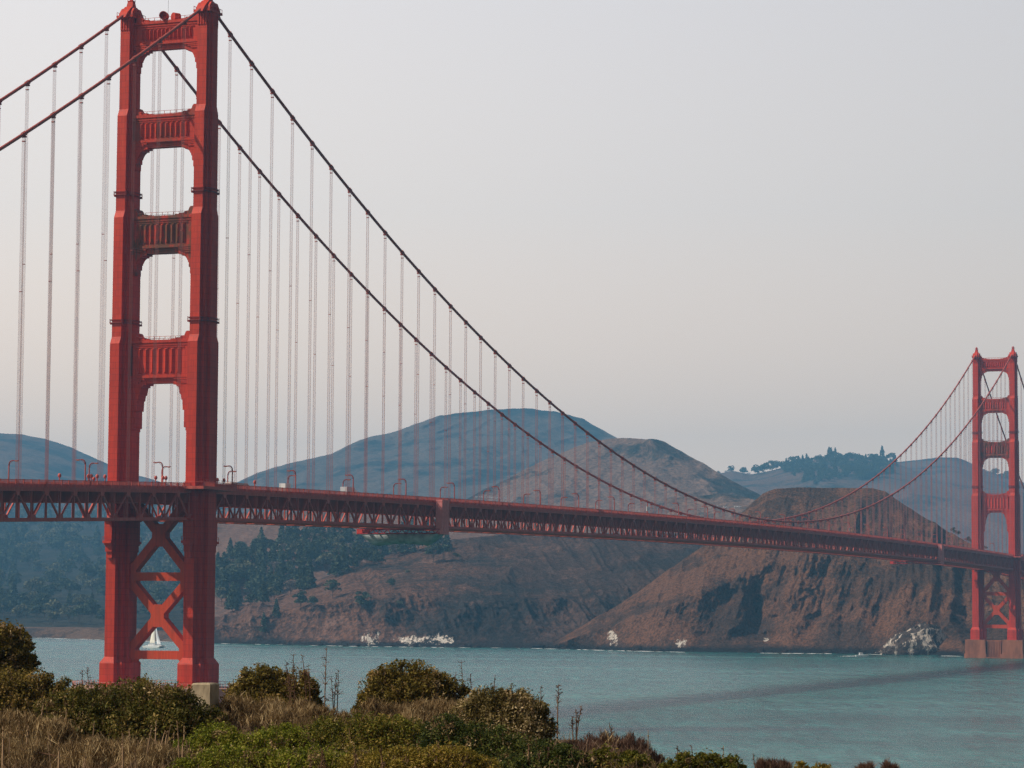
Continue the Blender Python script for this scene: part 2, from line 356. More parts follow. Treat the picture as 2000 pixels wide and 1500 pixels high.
def hill(name, u0, u1, du, curves, nrow, mat, disp=None, back=(500, 0.25), label=None):
    """curves: list of polylines [(u, v, D)], from the foot up to the crest; v None = sea level at D"""
    us = np.arange(u0, u1+du, du, float); K = len(curves)
    Ds = np.zeros((K, len(us))); Zs = np.zeros((K, len(us)))
    for k, cv in enumerate(curves):
        cu = np.array([c[0] for c in cv], float); D = np.interp(us, cu, [c[2] for c in cv])
        vv = [c[1] for c in cv]
        if vv[0] is None: z = np.full(len(us), -1.0)
        else:
            z = at_dist(us, np.interp(us, cu, vv), D)[:, 2]
        Ds[k] = D; Zs[k] = z
    Db = Ds[-1]+back[0]; Zb = Zs[-1]*back[1]-2
    Ds = np.vstack([Ds, Db]); Zs = np.vstack([Zs, Zb]); K += 1
    seg = np.concatenate([np.linspace(k, k+1, (nrow if k < K-2 else max(10, nrow//5)), endpoint=False) for k in range(K-1)]+[[K-1]])
    i = np.minimum(seg.astype(int), K-2); f = (seg-i)[:, None]
    D = Ds[i]*(1-f)+Ds[i+1]*f; Z = Zs[i]*(1-f)+Zs[i+1]*f
    ker = np.ones(max(3, nrow//9))/max(3, nrow//9)
    for arr in (Z, D):                         # round off the profile breaks
        p = len(ker)//2
        pad = np.pad(arr, ((p, len(ker)-1-p), (0, 0)), mode='edge')
        sm = sum(pad[q:q+arr.shape[0]]*ker[q] for q in range(len(ker)))
        wgt = np.clip(np.minimum(np.arange(arr.shape[0])/6.0, 1), 0, 1)[:, None]
        arr[:] = arr*(1-wgt)+sm*wgt
    az = rays(us, np.full_like(us, 1150.0)); h = np.hypot(az[:, 0], az[:, 1]); dx = az[:, 0]/h; dy = az[:, 1]/h
    S = (us[None, :]-1000)/FPX*D               # lateral metres
    if disp is not None:
        crest = np.clip(1-np.abs(seg-(K-2))/0.12, 0, 1)[:, None]
        dD, dZ = disp(S, Z, D, seg[:, None]*np.ones_like(S))
        foot = np.clip(seg*8, 0, 1)[:, None]
        D = D+dD*(1-0.4*crest); Z = Z+dZ*foot*(1-0.6*crest)
    V = np.stack([CAM[0]+dx[None, :]*D, CAM[1]+dy[None, :]*D, Z], -1)
    nr, nc = D.shape
    idx = np.arange(nr*nc).reshape(nr, nc)
    F = np.stack([idx[:-1, :-1], idx[:-1, 1:], idx[1:, 1:], idx[1:, :-1]], -1).reshape(-1, 4)
    me = mesh_np(name, V.reshape(-1, 3), F, smooth=True)
    o = link(name, me, mat); props(o, kind='structure')
    HILLS[name] = (us, V, proj(V), int(np.searchsorted(seg, K-2)))
    return o
def on_hill(name, u, v):
    us, V, P, cr = HILLS[name]
    c = int(np.clip(round((u-us[0])/(us[1]-us[0])), 0, len(us)-1))
    vv = P[:cr+1, c, 1]; r = int(np.argmin(np.abs(vv-v))); return V[r, c].copy()

# dark brown sea cliff on the right
def dispA(S, Z, D, sg):
    a = S*0.88-Z*0.42; b = S*0.3+Z*0.85        # gullies lean up to the right
    g = ridged(a/62.0, b/260.0, 5, 11); g2 = ridged(a/17.0, b/55.0, 4, 23); g3 = fbm(S/5.0, Z/5.0, 3, 31)
    am = np.clip(Z/40.0, 0.15, 1); am2 = np.clip(Z/14.0, 0.1, 1)*np.clip((130-Z)/50, 0.15, 1)
    saw = 0
    wob = (fbm(Z/15.0, S/45.0, 4, 37)-0.5)*34; g2s = ridged(a/17.0, b/55.0, 4, 23)
    for q, (u, dep, wid, lean) in enumerate(((1350, 54, 70, 0.30), (1480, 9, 30, 0.35), (1540, 11, 34, 0.5), (1600, 7, 30, 0.5), (1668, 4, 40, 0.6), (1760, 9, 30, 0.6), (1845, 24, 54, 0.2), (1262, 10, 24, 0.5), (1150, 6, 20, 0.5))):
        x = S+wob*(0.5 if q == 0 else 1)-((u-1000)/FPX*2255+lean*Z*0.6)
        mod = 0.35+1.25*fbm(S/24.0, Z/20.0, 3, 61) if q == 0 else 1 if q == 6 else np.clip((fbm(S/40.0+q*7, Z/38.0, 3, 41+q)-0.36)*4, 0, 1.2)
        if q == 0: prof = np.clip(x/44.0, 0, 1)*np.clip((74-x)/26.0, 0, 1)
        else: prof = np.clip(x/12.0, 0, 1)*np.clip(1.6*(1-x/wid), 0, 1)
        saw = saw+dep*mod*prof*(0.72+0.56*g2s)*np.clip(1.25-Z/(95 if q == 0 else 130), 0, 1)
    tp = np.clip((146-Z)/40.0, 0.22, 1)
    g4 = ridged(a/7.0+g3*0.8, b/19.0, 3, 29)
    return (-(g*34+g2*14+g4*6+g3*4)*am+22*am+saw*am2)*tp, (g2-0.5)*5*am*tp
cA_crest = [(1040, 1262, 2330), (1075, 1258, 2335), (1110, 1238, 2345), (1180, 1196, 2365), (1250, 1150, 2390), (1320, 1100, 2410), (1370, 1066, 2425),
            (1410, 1036, 2435), (1440, 1006, 2440), (1470, 975, 2445), (1490, 957, 2448), (1515, 948, 2450), (1560, 946, 2455), (1640, 946, 2455), (1705, 947, 2450), (1732, 953, 2445),
            (1760, 975, 2435), (1800, 1000, 2420), (1850, 1030, 2400), (1895, 1057, 2380), (1950, 1085, 2360), (2000, 1110, 2340), (2150, 1150, 2320), (2500, 1205, 2300)]
cA_shore = [(1040, None, 2345), (1065, None, 2332), (1180, None, 2275), (1300, None, 2225), (1450, None, 2205), (1600, None, 2200), (1700, None, 2195), (1850, None, 2150), (1950, None, 2130), (2500, None, 2080)]
cA_mid = [(1040, 1263, 2340), (1075, 1262, 2331), (1110, 1250, 2300), (1180, 1226, 2300), (1250, 1205, 2272), (1320, 1180, 2268), (1370, 1160, 2275), (1440, 1130, 2282), (1500, 1105, 2290), (1600, 1095, 2300),
          (1700, 1100, 2290), (1800, 1140, 2255), (1900, 1165, 2225), (2000, 1185, 2205), (2150, 1200, 2180), (2500, 1230, 2150)]
M_CLIFF = hill_mat('brown_cliff_earth', (0.180, 0.086, 0.048), (0.048, 0.031, 0.022), (0.085, 0.049, 0.033), 0.014, 0.10, 0.50, 0.55, strata=(0.0, -0.6, 0.0), tide=True, grain=0.75, stains=((1197, 1246, 2266, 5, 7), (1502, 1250, 2215, 2.5, 2.5), (1330, 1255, 2225, 5, 4)))
hill('headland', 1040, 2480, 2.0, [cA_shore, cA_mid, cA_crest], 110, M_CLIFF, dispA, back=(260, 0.55))

# wooded spur with rock outcrops under the deck
def dispB(S, Z, D, sg):
    g = ridged(S/70.0, D/130.0+Z/90.0, 4, 41); g2 = ridged(S/22.0+Z/40.0, Z/26.0, 4, 47); g3 = fbm(S/5.0, Z/5.0, 3, 53)
    rocky = np.clip((fbm(S/60.0, Z/30.0, 3, 61)-0.5)*5, 0, 1)
    low = np.exp(-Z/22.0)
    am = np.clip(Z/25.0, 0.2, 1)
    g4 = ridged(S/8.0+Z/14.0, Z/10.0, 3, 59)
    return -(g*18+g2*(6+14*rocky+9*low)+g4*(3+4*rocky+3*low)+g3*3)*am+15*am, (g2-0.5)*(2+6*rocky)*am
cB_shore = [(380, None, 2515), (420, None, 2500), (700, None, 2385), (900, None, 2355), (1065, None, 2335), (1250, None, 2330), (1400, None, 2330)]
cB_mid = [(380, 1245, 2520), (420, 1225, 2515), (520, 1200, 2470), (620, 1180, 2450), (700, 1165, 2440), (800, 1150, 2440), (900, 1150, 2440), (1000, 1160, 2440), (1100, 1160, 2450), (1250, 1140, 2470), (1400, 1120, 2490)]
cB_crest = [(380, 1238, 2530), (420, 1205, 2560), (470, 1185, 2600), (520, 1165, 2620), (600, 1140, 2640), (680, 1105, 2670), (760, 1080, 2690), (830, 1062, 2700), (880, 1050, 2720), (960, 1042, 2740), (1080, 1038, 2760), (1250, 1036, 2780), (1400, 1040, 2780)]
M_SPUR = hill_mat('russet_scrub_slope', (0.125, 0.064, 0.042), (0.034, 0.027, 0.023), (0.18, 0.10, 0.072), 0.009, 0.05, 0.38, 0.3, tide=True, grain=0.8, east=(820, 960), stains=((722, 1246, 2385, 10, 7), (808, 1251, 2370, 17, 4.5), (860, 1250, 2364, 13, 5.5)))
hill('hillside', 380, 1400, 2.0, [cB_shore, cB_mid, cB_crest], 80, M_SPUR, dispB, back=(300, 0.6))

# low tan bluff and the steep forested valley side on the left
def dispH(S, Z, D, sg):
    g = fbm(S/160.0, D/160.0, 4, 71); g2 = ridged(S/30.0, Z/20.0, 3, 73)
    return (g-0.5)*60*np.clip(Z/30, 0, 1)-g2*4, (g2-0.5)*3
cT_shore = [(-600, None, 2860), (30, None, 2790), (100, None, 2770), (250, None, 2640), (420, None, 2505), (520, None, 2500)]
cT_top = [(-600, 1226, 2890), (0, 1228, 2815), (100, 1227, 2795), (160, 1227, 2760), (250, 1232, 2680), (420, 1236, 2540), (520, 1238, 2530)]
cT_crest = [(-600, 1220, 2960), (0, 1224, 2900), (160, 1224, 2850), (300, 1230, 2780), (420, 1232, 2660), (520, 1234, 2640)]
M_BLUFF = hill_mat('tan_bluff', (0.16, 0.10, 0.068), (0.07, 0.050, 0.040), (0.14, 0.09, 0.07), 0.02, 0.09, 0.5, grain=0.5)
hill('bluff', -600, 520, 3.0, [cT_shore, cT_top, cT_crest], 24, M_BLUFF, dispH, back=(120, 0.8))
cH0 = [(345, 1243, 2662), (420, 1238, 2650), (600, 1236, 2640), (900, 1200, 2700), (1500, 1200, 2800)]
cH1 = [(345, 1241, 2962), (385, 1205, 2960), (420, 1100, 2960), (600, 1085, 2960), (900, 1070, 3000), (1500, 1060, 3100)]
cH2 = [(345, 1240, 3300), (385, 1180, 3300), (408, 1060, 3300), (420, 1000, 3300), (600, 995, 3300), (800, 992, 3300), (1100, 1000, 3300), (1500, 1010, 3300)]
M_VALLEY = hill_mat('pale_mauve_grass_slope', (0.17, 0.10, 0.075), (0.060, 0.045, 0.040), (0.14, 0.09, 0.07), 0.007, 0.04, 0.62, grain=0.4)
M_WOODED = hill_mat('dark_wooded_ground', (0.045, 0.042, 0.030), (0.018, 0.022, 0.018), (0.06, 0.05, 0.04), 0.012, 0.06, 0.4, grain=0.5)
hill('valley_slope', 345, 1500, 4.0, [cH0, cH1, cH2], 60, M_VALLEY, dispH, back=(300, 0.7))
cW0 = [(-700, 1230, 2980), (0, 1229, 2950), (160, 1228, 2900), (420, 1238, 2750), (470, 1238, 2740)]
cW1 = [(-700, 1120, 4485), (0, 1120, 4485), (300, 1110, 4370), (420, 1100, 4255), (470, 1100, 4198)]
cW2 = [(-700, 985, 6370), (0, 988, 6370), (200, 996, 6240), (420, 1005, 6110), (470, 1010, 6110)]
hill('wooded_slope', -700, 470, 4.0, [cW0, cW1, cW2], 70, M_WOODED, dispH, back=(300, 0.7))

# the big rounded hill and its lit shoulder
def dispC(S, Z, D, sg):
    w1 = (fbm(S/300.0, Z/200.0, 3, 85)-0.5)*160
    a = S*0.48-Z*1.0+w1; b = S+0.4*Z
    g = ridged(a/190.0, b/900.0, 4, 81); g2 = ridged((S+0.8*Z+w1)/150.0, Z/300.0, 4, 83); g3 = fbm(S/420.0, Z/300.0, 3, 84)
    return (g3-0.5)*220-g*190-g2*70+110, (fbm(S/40.0, Z/36.0, 5, 87)-0.5)*9
cC0 = [(300, 1040, 5782), (1700, 1050, 5782)]
cC1 = [(300, 990, 6443), (470, 985, 6443), (700, 950, 6608), (900, 930, 6691), (1100, 930, 6691), (1300, 960, 6608), (1700, 1010, 6443)]
cC2 = [(300, 985, 7104), (420, 960, 7186), (470, 936, 7269), (520, 913, 7434), (562, 902, 7434), (600, 894, 7434), (645, 886, 7517), (690, 862, 7599), (720, 850, 7682), (770, 838, 7764), (820, 822, 7764), (860, 808, 7764), (900, 801, 7764), (950, 795, 7764), (1000, 792, 7764), (1040, 792, 7764),
       (1080, 797, 7764), (1110, 804, 7764), (1140, 815, 7682), (1170, 832, 7599), (1200, 850, 7517), (1240, 872, 7434), (1300, 905, 7351), (1400, 960, 7269), (1700, 1030, 6938)]
M_HAWK = hill_mat('blue_scrub_hill', (0.100, 0.076, 0.062), (0.010, 0.020, 0.022), (0.09, 0.065, 0.055), 0.0035, 0.022, 0.49, grain=0.6)
hill('big_hill', 300, 1700, 4.0, [cC0, cC1, cC2], 70, M_HAWK, dispC, back=(900, 0.4))
def dispD(S, Z, D, sg):
    w1 = (fbm(S/160.0, Z/120.0, 3, 95)-0.5)*90
    a = S*0.5-Z*0.95+w1; b = S+0.4*Z
    g = ridged(a/120.0, b/520.0, 4, 91); g2 = ridged((S+0.9*Z+w1)/90.0, (Z-0.4*S)/260.0, 4, 93)
    return -g*110-g2*55+80, (fbm(S/26.0, Z/22.0, 5, 97)-0.5)*7
cD0 = [(860, 1030, 4218), (1560, 1040, 4089)]
cD1 = [(860, 1000, 4477), (940, 990, 4477), (1050, 965, 4477), (1150, 950, 4477), (1250, 945, 4439), (1350, 960, 4388), (1450, 985, 4322), (1560, 1010, 4284)]
cD2 = [(860, 998, 4543), (900, 978, 4569), (940, 956, 4621), (980, 938, 4673), (1010, 922, 4725), (1050, 903, 4777), (1090, 885, 4803), (1120, 872, 4803), (1150, 860, 4803), (1180, 854, 4803), (1215, 852, 4803), (1240, 853, 4777), (1262, 857, 4750),
       (1275, 855, 4725), (1300, 861, 4699), (1330, 876, 4673), (1370, 899, 4621), (1410, 924, 4569), (1450, 947, 4517), (1480, 962, 4492), (1510, 976, 4465), (1560, 1000, 4413)]
M_SHOULDER = hill_mat('dry_grass_shoulder', (0.160, 0.102, 0.076), (0.024, 0.027, 0.025), (0.08, 0.06, 0.05), 0.0055, 0.03, 0.47, grain=0.7)
hill('shoulder_hill', 860, 1560, 3.0, [cD0, cD1, cD2], 60, M_SHOULDER, dispD, back=(500, 0.5))
cK0 = [(1300, 1020, 3599), (1560, 1020, 3538)]
cK1 = [(1300, 972, 3758), (1350, 966, 3758), (1400, 962, 3758), (1450, 965, 3733), (1475, 975, 3709), (1500, 985, 3684), (1560, 1000, 3660)]
hill('knoll', 1300, 1560, 3.0, [cK0, cK1], 24, M_SHOULDER, dispD, back=(200, 0.6))
# far hills
def dispE(S, Z, D, sg):
    return (fbm(S/500.0, D/400.0, 4, 101)-0.5)*300-ridged((S*0.5+Z)/190.0, Z/300.0, 4, 103)*130, (fbm(S/45.0, Z/45.0, 4, 107)-0.5)*9
M_FAR = hill_mat('far_blue_hill', (0.110, 0.075, 0.062), (0.016, 0.022, 0.024), (0.10, 0.07, 0.06), 0.003, 0.018, 0.36, grain=0.3)
hill('far_hill', -900, 520, 5.0, [[(-900, 1040, 6048), (520, 1040, 6048)], [(-900, 940, 7258), (0, 930, 7258), (200, 960, 7409), (520, 985, 7409)],
     [(-900, 800, 8467), (-300, 822, 8467), (-100, 836, 8467), (0, 845, 8467), (40, 848, 8467), (80, 856, 8467), (120, 867, 8467), (160, 884, 8392), (205, 903, 8316), (260, 925, 8165), (330, 945, 8014), (520, 975, 7862)]], 40, M_FAR, dispE, back=(900, 0.4))
M_FARW = hill_mat('far_wooded_hill', (0.12, 0.075, 0.058), (0.022, 0.030, 0.028), (0.10, 0.07, 0.06), 0.005, 0.022, 0.5, grain=0.4)
hill('ridge', 1340, 2000, 4.0, [[(1340, 1125, 6259), (2000, 1125, 6259)], [(1340, 965, 7105), (1480, 945, 7105), (1600, 930, 7190), (1750, 940, 7190), (1900, 960, 7105)],
     [(1340, 945, 7951), (1400, 927, 7951), (1430, 921, 7951), (1465, 928, 7951), (1500, 921, 7951), (1530, 912, 7951), (1570, 902, 7951), (1600, 895, 7951), (1640, 890, 7951), (1700, 892, 7951), (1740, 898, 7951), (1800, 925, 7866), (1900, 960, 7782)]], 40, M_FARW, dispE, back=(700, 0.4))
hill('far_ridge', 1660, 2700, 5.0, [[(1660, 1120, 6900), (2700, 1120, 6900)], [(1660, 975, 7338), (1850, 960, 7338), (2000, 985, 7175), (2700, 990, 7175)],
     [(1660, 915, 8805), (1720, 905, 8805), (1780, 899, 8805), (1830, 893, 8805), (1870, 893, 8805), (1895, 903, 8805), (1930, 919, 8725), (1960, 930, 8643), (2000, 942, 8643), (2200, 950, 8643), (2700, 960, 8643)]], 40, M_FAR, dispE, back=(900, 0.4))

# ---------------------------------------------------------------- the bridge
ZT, ZC = 226.9, 83.0
def cable_z(y):
    if 0 <= y <= 1280.2: return ZC+(ZT-ZC)*((y-640.1)/640.1)**2
    d = -y if y < 0 else y-1280.2
    return ZT-0.583*d+3.211e-4*d*d
def dk(y):                                     # height of the handrail's top
    if 0 <= y <= 1280.2: return 76.4+4.7*(1-((y-640.1)/640.1)**2)
    d = -y if y < 0 else y-1280.2
    return 76.4-0.032*d
bridge = empty('suspension_bridge')
props(bridge, 'long orange suspension bridge with two portal towers spanning the strait', 'bridge')
# -- tower
def section(z, a, Ly, Wx, b, cx=0.0):
    mx, my = (Wx+a)/2, (b+Ly)/2
    q = [(Wx, b), (mx, b), (mx, my), (a, my), (a, Ly)]
    pts = q+[(-x, y) for x, y in reversed(q)]+[(-x, -y) for x, y in q]+[(x, -y) for x, y in reversed(q)]
    return [(cx+x, y, z) for x, y in pts]
def leg_mesh():
    mb = MB()
    mb.loft([section(*s) for s in ((13.4, 2.5, 8.4, 5.3, 3.6), (20.6, 2.5, 8.4, 5.3, 3.6), (22.6, 1.65, 7.0, 4.05, 2.6))], 1)
    mb.loft([section(*s) for s in ((22.6, 1.65, 7.0, 4.05, 2.6), (119.9, 1.65, 6.9, 4.05, 2.6), (122.1, 1.65, 5.85, 3.55, 2.2), (159.7, 1.65, 5.8, 3.5, 2.2),
              (161.9, 1.65, 4.75, 3.1, 1.9), (192.1, 1.65, 4.7, 3.05, 1.9), (194.3, 1.65, 3.7, 2.75, 1.6), (223.6, 1.65, 3.65, 2.75, 1.6))], 0)
    for s in (-1, 1):                          # fluting under the cap
        for k in range(4):
            x = -1.35+0.9*k
            mb.box(x-0.24, x+0.24, *sorted((s*3.60, s*3.95)), 219.6, 223.5)
        for k in range(6):
            y = -1.25+0.5*k
            mb.box(*sorted((s*2.7, s*2.95)), y-0.14, y+0.14, 219.6, 223.5)
    return mb.mesh('tower_leg')
def ring_gallery(mb, z, a, Ly, Wx, b):         # thin walkway collar with a rail round a leg
    e = 0.6
    for zz, h, ee in ((z, 0.20, e), (z+1.1, 0.05, e)):
        o = section(zz, a+ee, Ly+ee, Wx+ee, b+ee); i = section(zz, a+ee-0.5, Ly+ee-0.5, Wx+ee-0.5, b+ee-0.5)
        n = len(o); base = len(mb.v)
        mb.v += o+[(x, y, q+h) for x, y, q in o]+i+[(x, y, q+h) for x, y, q in i]
        for k in range(n):
            j = (k+1) % n
            for f in ((k, j, n+j, n+k), (2*n+j, 2*n+k, 3*n+k, 3*n+j), (n+k, n+j, 3*n+j, 3*n+k), (j, k, 2*n+k, 2*n+j)):
                mb.f.append(tuple(base+q for q in f)); mb.m.append(0)
    for x, y, zz in section(z, a+e-0.1, Ly+e-0.1, Wx+e-0.1, b+e-0.1):
        mb.box(x-0.05, x+0.05, y-0.05, y+0.05, z, z+1.3)
def saddle_mesh():
    mb = MB()
    mb.box(-2.9, 2.9, -4.3, 4.3, 223.6, 224.3)
    mb.prism_yz([(-6.2, 223.2), (-4.6, 225.2), (-3.0, 226.6), (-1.6, 227.6), (1.6, 227.6), (3.0, 226.6), (4.6, 225.2), (6.2, 223.2)], -1.3, 1.3)
    mb.prism_yz([(-3.8, 224.3), (-3.2, 225.6), (-2.0, 226.9), (2.0, 226.9), (3.2, 225.6), (3.8, 224.3)], -2.3, 2.3)
    for k in range(-3, 4):
        mb.box(-2.5, 2.5, k*1.0-0.12, k*1.0+0.12, 224.3, 226.3-abs(k)*0.45)
    for x in (-2.8, 2.8):
        mb.box(x-0.06, x+0.06, -4.2, 4.2, 225.3, 225.42)
        for k in range(-3, 4): mb.box(x-0.06, x+0.06, k*1.35-0.06, k*1.35+0.06, 224.3, 225.4)
    return mb.mesh('cable_saddle')
def beacon_mesh():
    mb = MB()
    mb.loft([[(-s, -s, z), (s, -s, z), (s, s, z), (-s, s, z)] for s, z in ((1.15, 227.6), (0.85, 229.4), (0.95, 229.4), (0.95, 229.65))])
    mb.lathe([(0.55, 229.65), (0.55, 230.9), (0.75, 231.0), (0.2, 231.6)], n=10, m=1)
    for i, j in ((-1, -1), (1, -1), (1, 1), (-1, 1)): mb.box(i*0.85-0.06, i*0.85+0.06, j*0.85-0.06, j*0.85+0.06, 229.65, 230.7)
    for z in (230.2, 230.7):
        for k in (-0.85, 0.85):
            mb.box(-0.9, 0.9, k-0.04, k+0.04, z, z+0.08); mb.box(k-0.04, k+0.04, -0.9, 0.9, z, z+0.08)
    return mb.mesh('beacon')
def strut_mesh(zb, zt, s, xi, ribs, big):
    mb = MB(); L = xi+0.6
    mb.box(-L, L, -s, s, zb+1.2, zt-0.9)                       # web
    mb.box(-L, L, -s-0.45, s+0.45, zt-0.9, zt)                 # upper band
    mb.box(-L, L, -s-0.22, s+0.22, zt-1.7, zt-1.25)
    mb.box(-L, L, -s-0.42, s+0.42, zb+1.55, zb+2.35)           # lower band
    mb.box(-L, L, -s+0.35, s-0.35, zb, zb+1.2)                 # recessed soffit girder
    x0 = xi-1.8; step = 2*x0/ribs
    for side in (-1, 1):
        for k in range(ribs):
            x = -x0+step*(k+0.5); wv = step*0.36
            y0 = side*s; ya = side*(s+0.62); z0 = zb+2.9; z1 = zt-2.5
            # wedge rib: apex line off centre
            P = [(x-wv, y0, z0), (x+wv, y0, z0), (x-wv*0.1, ya, z0+0.7), (x-wv, y0, z1), (x+wv, y0, z1), (x-wv*0.1, ya, z1-0.5)]
            mb.add(P, [(0, 1, 2), (3, 5, 4), (0, 2, 5, 3), (1, 4, 5, 2), (0, 3, 4, 1)])
        y0, y1 = sorted((side*s, side*(s+0.3)))                # frame round the panel
        mb.box(-x0-0.5, x0+0.5, y0, y1, zt-2.4, zt-2.15)
    dn = [(4.6, 0), (4.6, .55), (3.5, .55), (3.5, 1.05), (2.7, 1.05), (1.9, 1.75), (1.25, 2.9), (1.25, 3.3), (0.95, 3.3), (0.95, 4.8), (.5, 4.8), (.5, 6.8)]
    if big: dn = [(5.0, 0), (5.0, .6), (3.9, .6), (3.9, 1.2), (3.2, 1.2), (2.7, 3.6), (2.35, 3.6), (2.1, 5.4), (1.75, 5.4), (1.6, 8.6), (1.1, 8.6), (1.1, 14.0), (.5, 14.0), (.5, 15.0)]
    upp = [(6.0, 0), (6.0, .3), (4.4, .3), (4.4, .65), (2.9, .65), (2.2, 1.2), (1.3, 1.2), (.9, 2.2), (.5, 2.6)]
    for sd_ in (-1, 1):
        poly = [(sd_*(L), zb+1.3)]+[(sd_*(xi-p), zb-q) for p, q in [(4.6 if not big else 5.0, -1.3)]+dn]+[(sd_*L, zb-dn[-1][1])]
        poly2 = [(sd_*(xi-p), zb-q) for p, q in dn]
        if sd_ > 0: poly = poly[::-1]
        mb.prism_xz(poly, -s+0.15, s-0.15)
        poly = [(sd_*L, zt-0.4), (sd_*(xi-6.0), zt-0.4)]+[(sd_*(xi-p), zt+q) for p, q in upp]+[(sd_*L, zt+upp[-1][1])]
        if sd_ > 0: poly = poly[::-1]
        mb.prism_xz(poly, -s-0.1, s+0.1)
        # stepped bracket faces beside the lower corners
        for k, (wd, dz) in enumerate(((5.2, 0.55), (4.0, 1.1), (3.0, 1.7))):
            xa, xb = sorted((sd_*L, sd_*(xi-wd+0.6)))
            mb.box(xa, xb, -s-0.3+0.1*k, s+0.3-0.1*k, zb+1.5-dz, zb+1.5-dz+0.5)
    # rail along the top
    for y in (-s-0.3, s+0.3):
        mb.box(-xi+2, xi-2, y-0.05, y+0.05, zt+1.0, zt+1.1)
        for k in range(9): x = -xi+2.4+k*(2*xi-4.8)/8; mb.box(x-0.06, x+0.06, y-0.06, y+0.06, zt, zt+1.1)
    return mb.mesh('portal_strut')
def brace_mesh():
    mb = MB(); s = 1.55; xi = 10.2
    z1, z2, z3 = 23.2, 47.4, 73.0
    def dia(x0, za, x1, zb_, wd=2.45, e=0.0):
        dx, dz = x1-x0, zb_-za; l = math.hypot(dx, dz); nx, nz = -dz/l*wd/2, dx/l*wd/2
        mb.prism_xz([(x0-nx, za-nz), (x1-nx, zb_-nz), (x1+nx, zb_+nz), (x0+nx, za+nz)], -s+e, s-e)
    for a, b in ((z1, z2), (z2, z3)):
        c = (a+b)/2
        dia(-xi, a+1.2, xi, b-1.2, e=0.0); dia(-xi, b-1.2, xi, a+1.2, e=0.004)
        mb.prism_xz([(-1.2, c-3.5), (1.2, c-3.5), (2.3, c-2.0), (2.3, c+2.0), (1.2, c+3.5), (-1.2, c+3.5), (-2.3, c+2.0), (-2.3, c-2.0)], -s-0.006, s+0.006)
    for z in (z1, z2, z3):
        mb.box(-xi, xi, -s-0.01, s+0.01, z-1.3, z+1.3)
        for d in (-1, 1):
            poly = [(d*xi, z-4.2), (d*(xi-0.9), z-4.2), (d*(xi-2.4), z-2.2), (d*(xi-2.4), z+2.2), (d*(xi-0.9), z+4.2), (d*xi, z+4.2)]
            if z == z1: poly[0] = (d*xi, z-3.4); poly[1] = (d*(xi-0.6), z-3.4); poly[2] = (d*(xi-2.6), z-1.4)
            if d < 0: poly = poly[::-1]
            mb.prism_xz(poly, -s-0.014, s+0.014)
    return mb.mesh('cross_brace')
def bracket_mesh(sgn):                         # pendant under the deck on the outer face of a leg
    mb = MB()
    if True:
        for w_, y1, z0, z1 in ((0.95, 8.0, 53.0, 56.0), (1.15, 8.5, 55.0, 58.0), (1.3, 8.9, 57.0, 64.6), (1.5, 9.6, 57.6, 58.4), (1.6, 9.5, 64.6, 65.2)):
            mb.box(-w_, w_, *sorted((sgn*6.9, sgn*y1)), z0, z1)
        for k in range(5):
            x = -1.4+0.7*k; mb.box(x-0.06, x+0.06, *sorted((sgn*9.45, sgn*9.57)), 58.4, 59.7)
        mb.box(-1.5, 1.5, *sorted((sgn*9.45, sgn*9.57)), 59.6, 59.72)
    return mb.mesh('bracket')
ME = dict(leg=leg_mesh(), saddle=saddle_mesh(), beacon=beacon_mesh(), brace=brace_mesh(), bracket=bracket_mesh(-1), bracketn=bracket_mesh(1))
STR = [(213.1, 222.2, 1.5, 11.0, 13, False, M_ORANGE), (182.0, 192.3, 1.9, 10.7, 10, False, M_STRUT), (148.4, 160.1, 2.2, 10.3, 9, False, M_STRUT2), (107.6, 121.0, 2.6, 9.8, 7, True, M_ORANGE)]
for i, s in enumerate(STR): ME['strut%d' % i] = strut_mesh(*s[:6])
mb = MB()
ring_gallery(mb, 166.9, 1.65, 4.72, 3.1, 1.9); ME['gallery2'] = mb.mesh('gallery'); mb = MB(); ring_gallery(mb, 126.4, 1.65, 5.83, 3.55, 2.2); ME['gallery'] = mb.mesh('gallery')
def setm(me, ms):
    me.materials.clear()
    for m in ms: me.materials.append(m)
setm(ME['leg'], [M_ORANGE, M_BASE]); setm(ME['saddle'], [M_ORANGE]); setm(ME['beacon'], [M_ORANGE, M_DARK]); setm(ME['brace'], [M_BRACE]); setm(ME['bracket'], [M_ORANGE]); setm(ME['bracketn'], [M_ORANGE]); setm(ME['gallery2'], [M_GAL]); setm(ME['gallery'], [M_GAL])
for i, s in enumerate(STR): setm(ME['strut%d' % i], [s[6]])
def put(name, me, parent, loc=(0, 0, 0), label=None):
    o = bpy.data.objects.new(name, me); COL.objects.link(o); o.parent = parent; o.location = loc
    if label: o['label'] = label
    return o
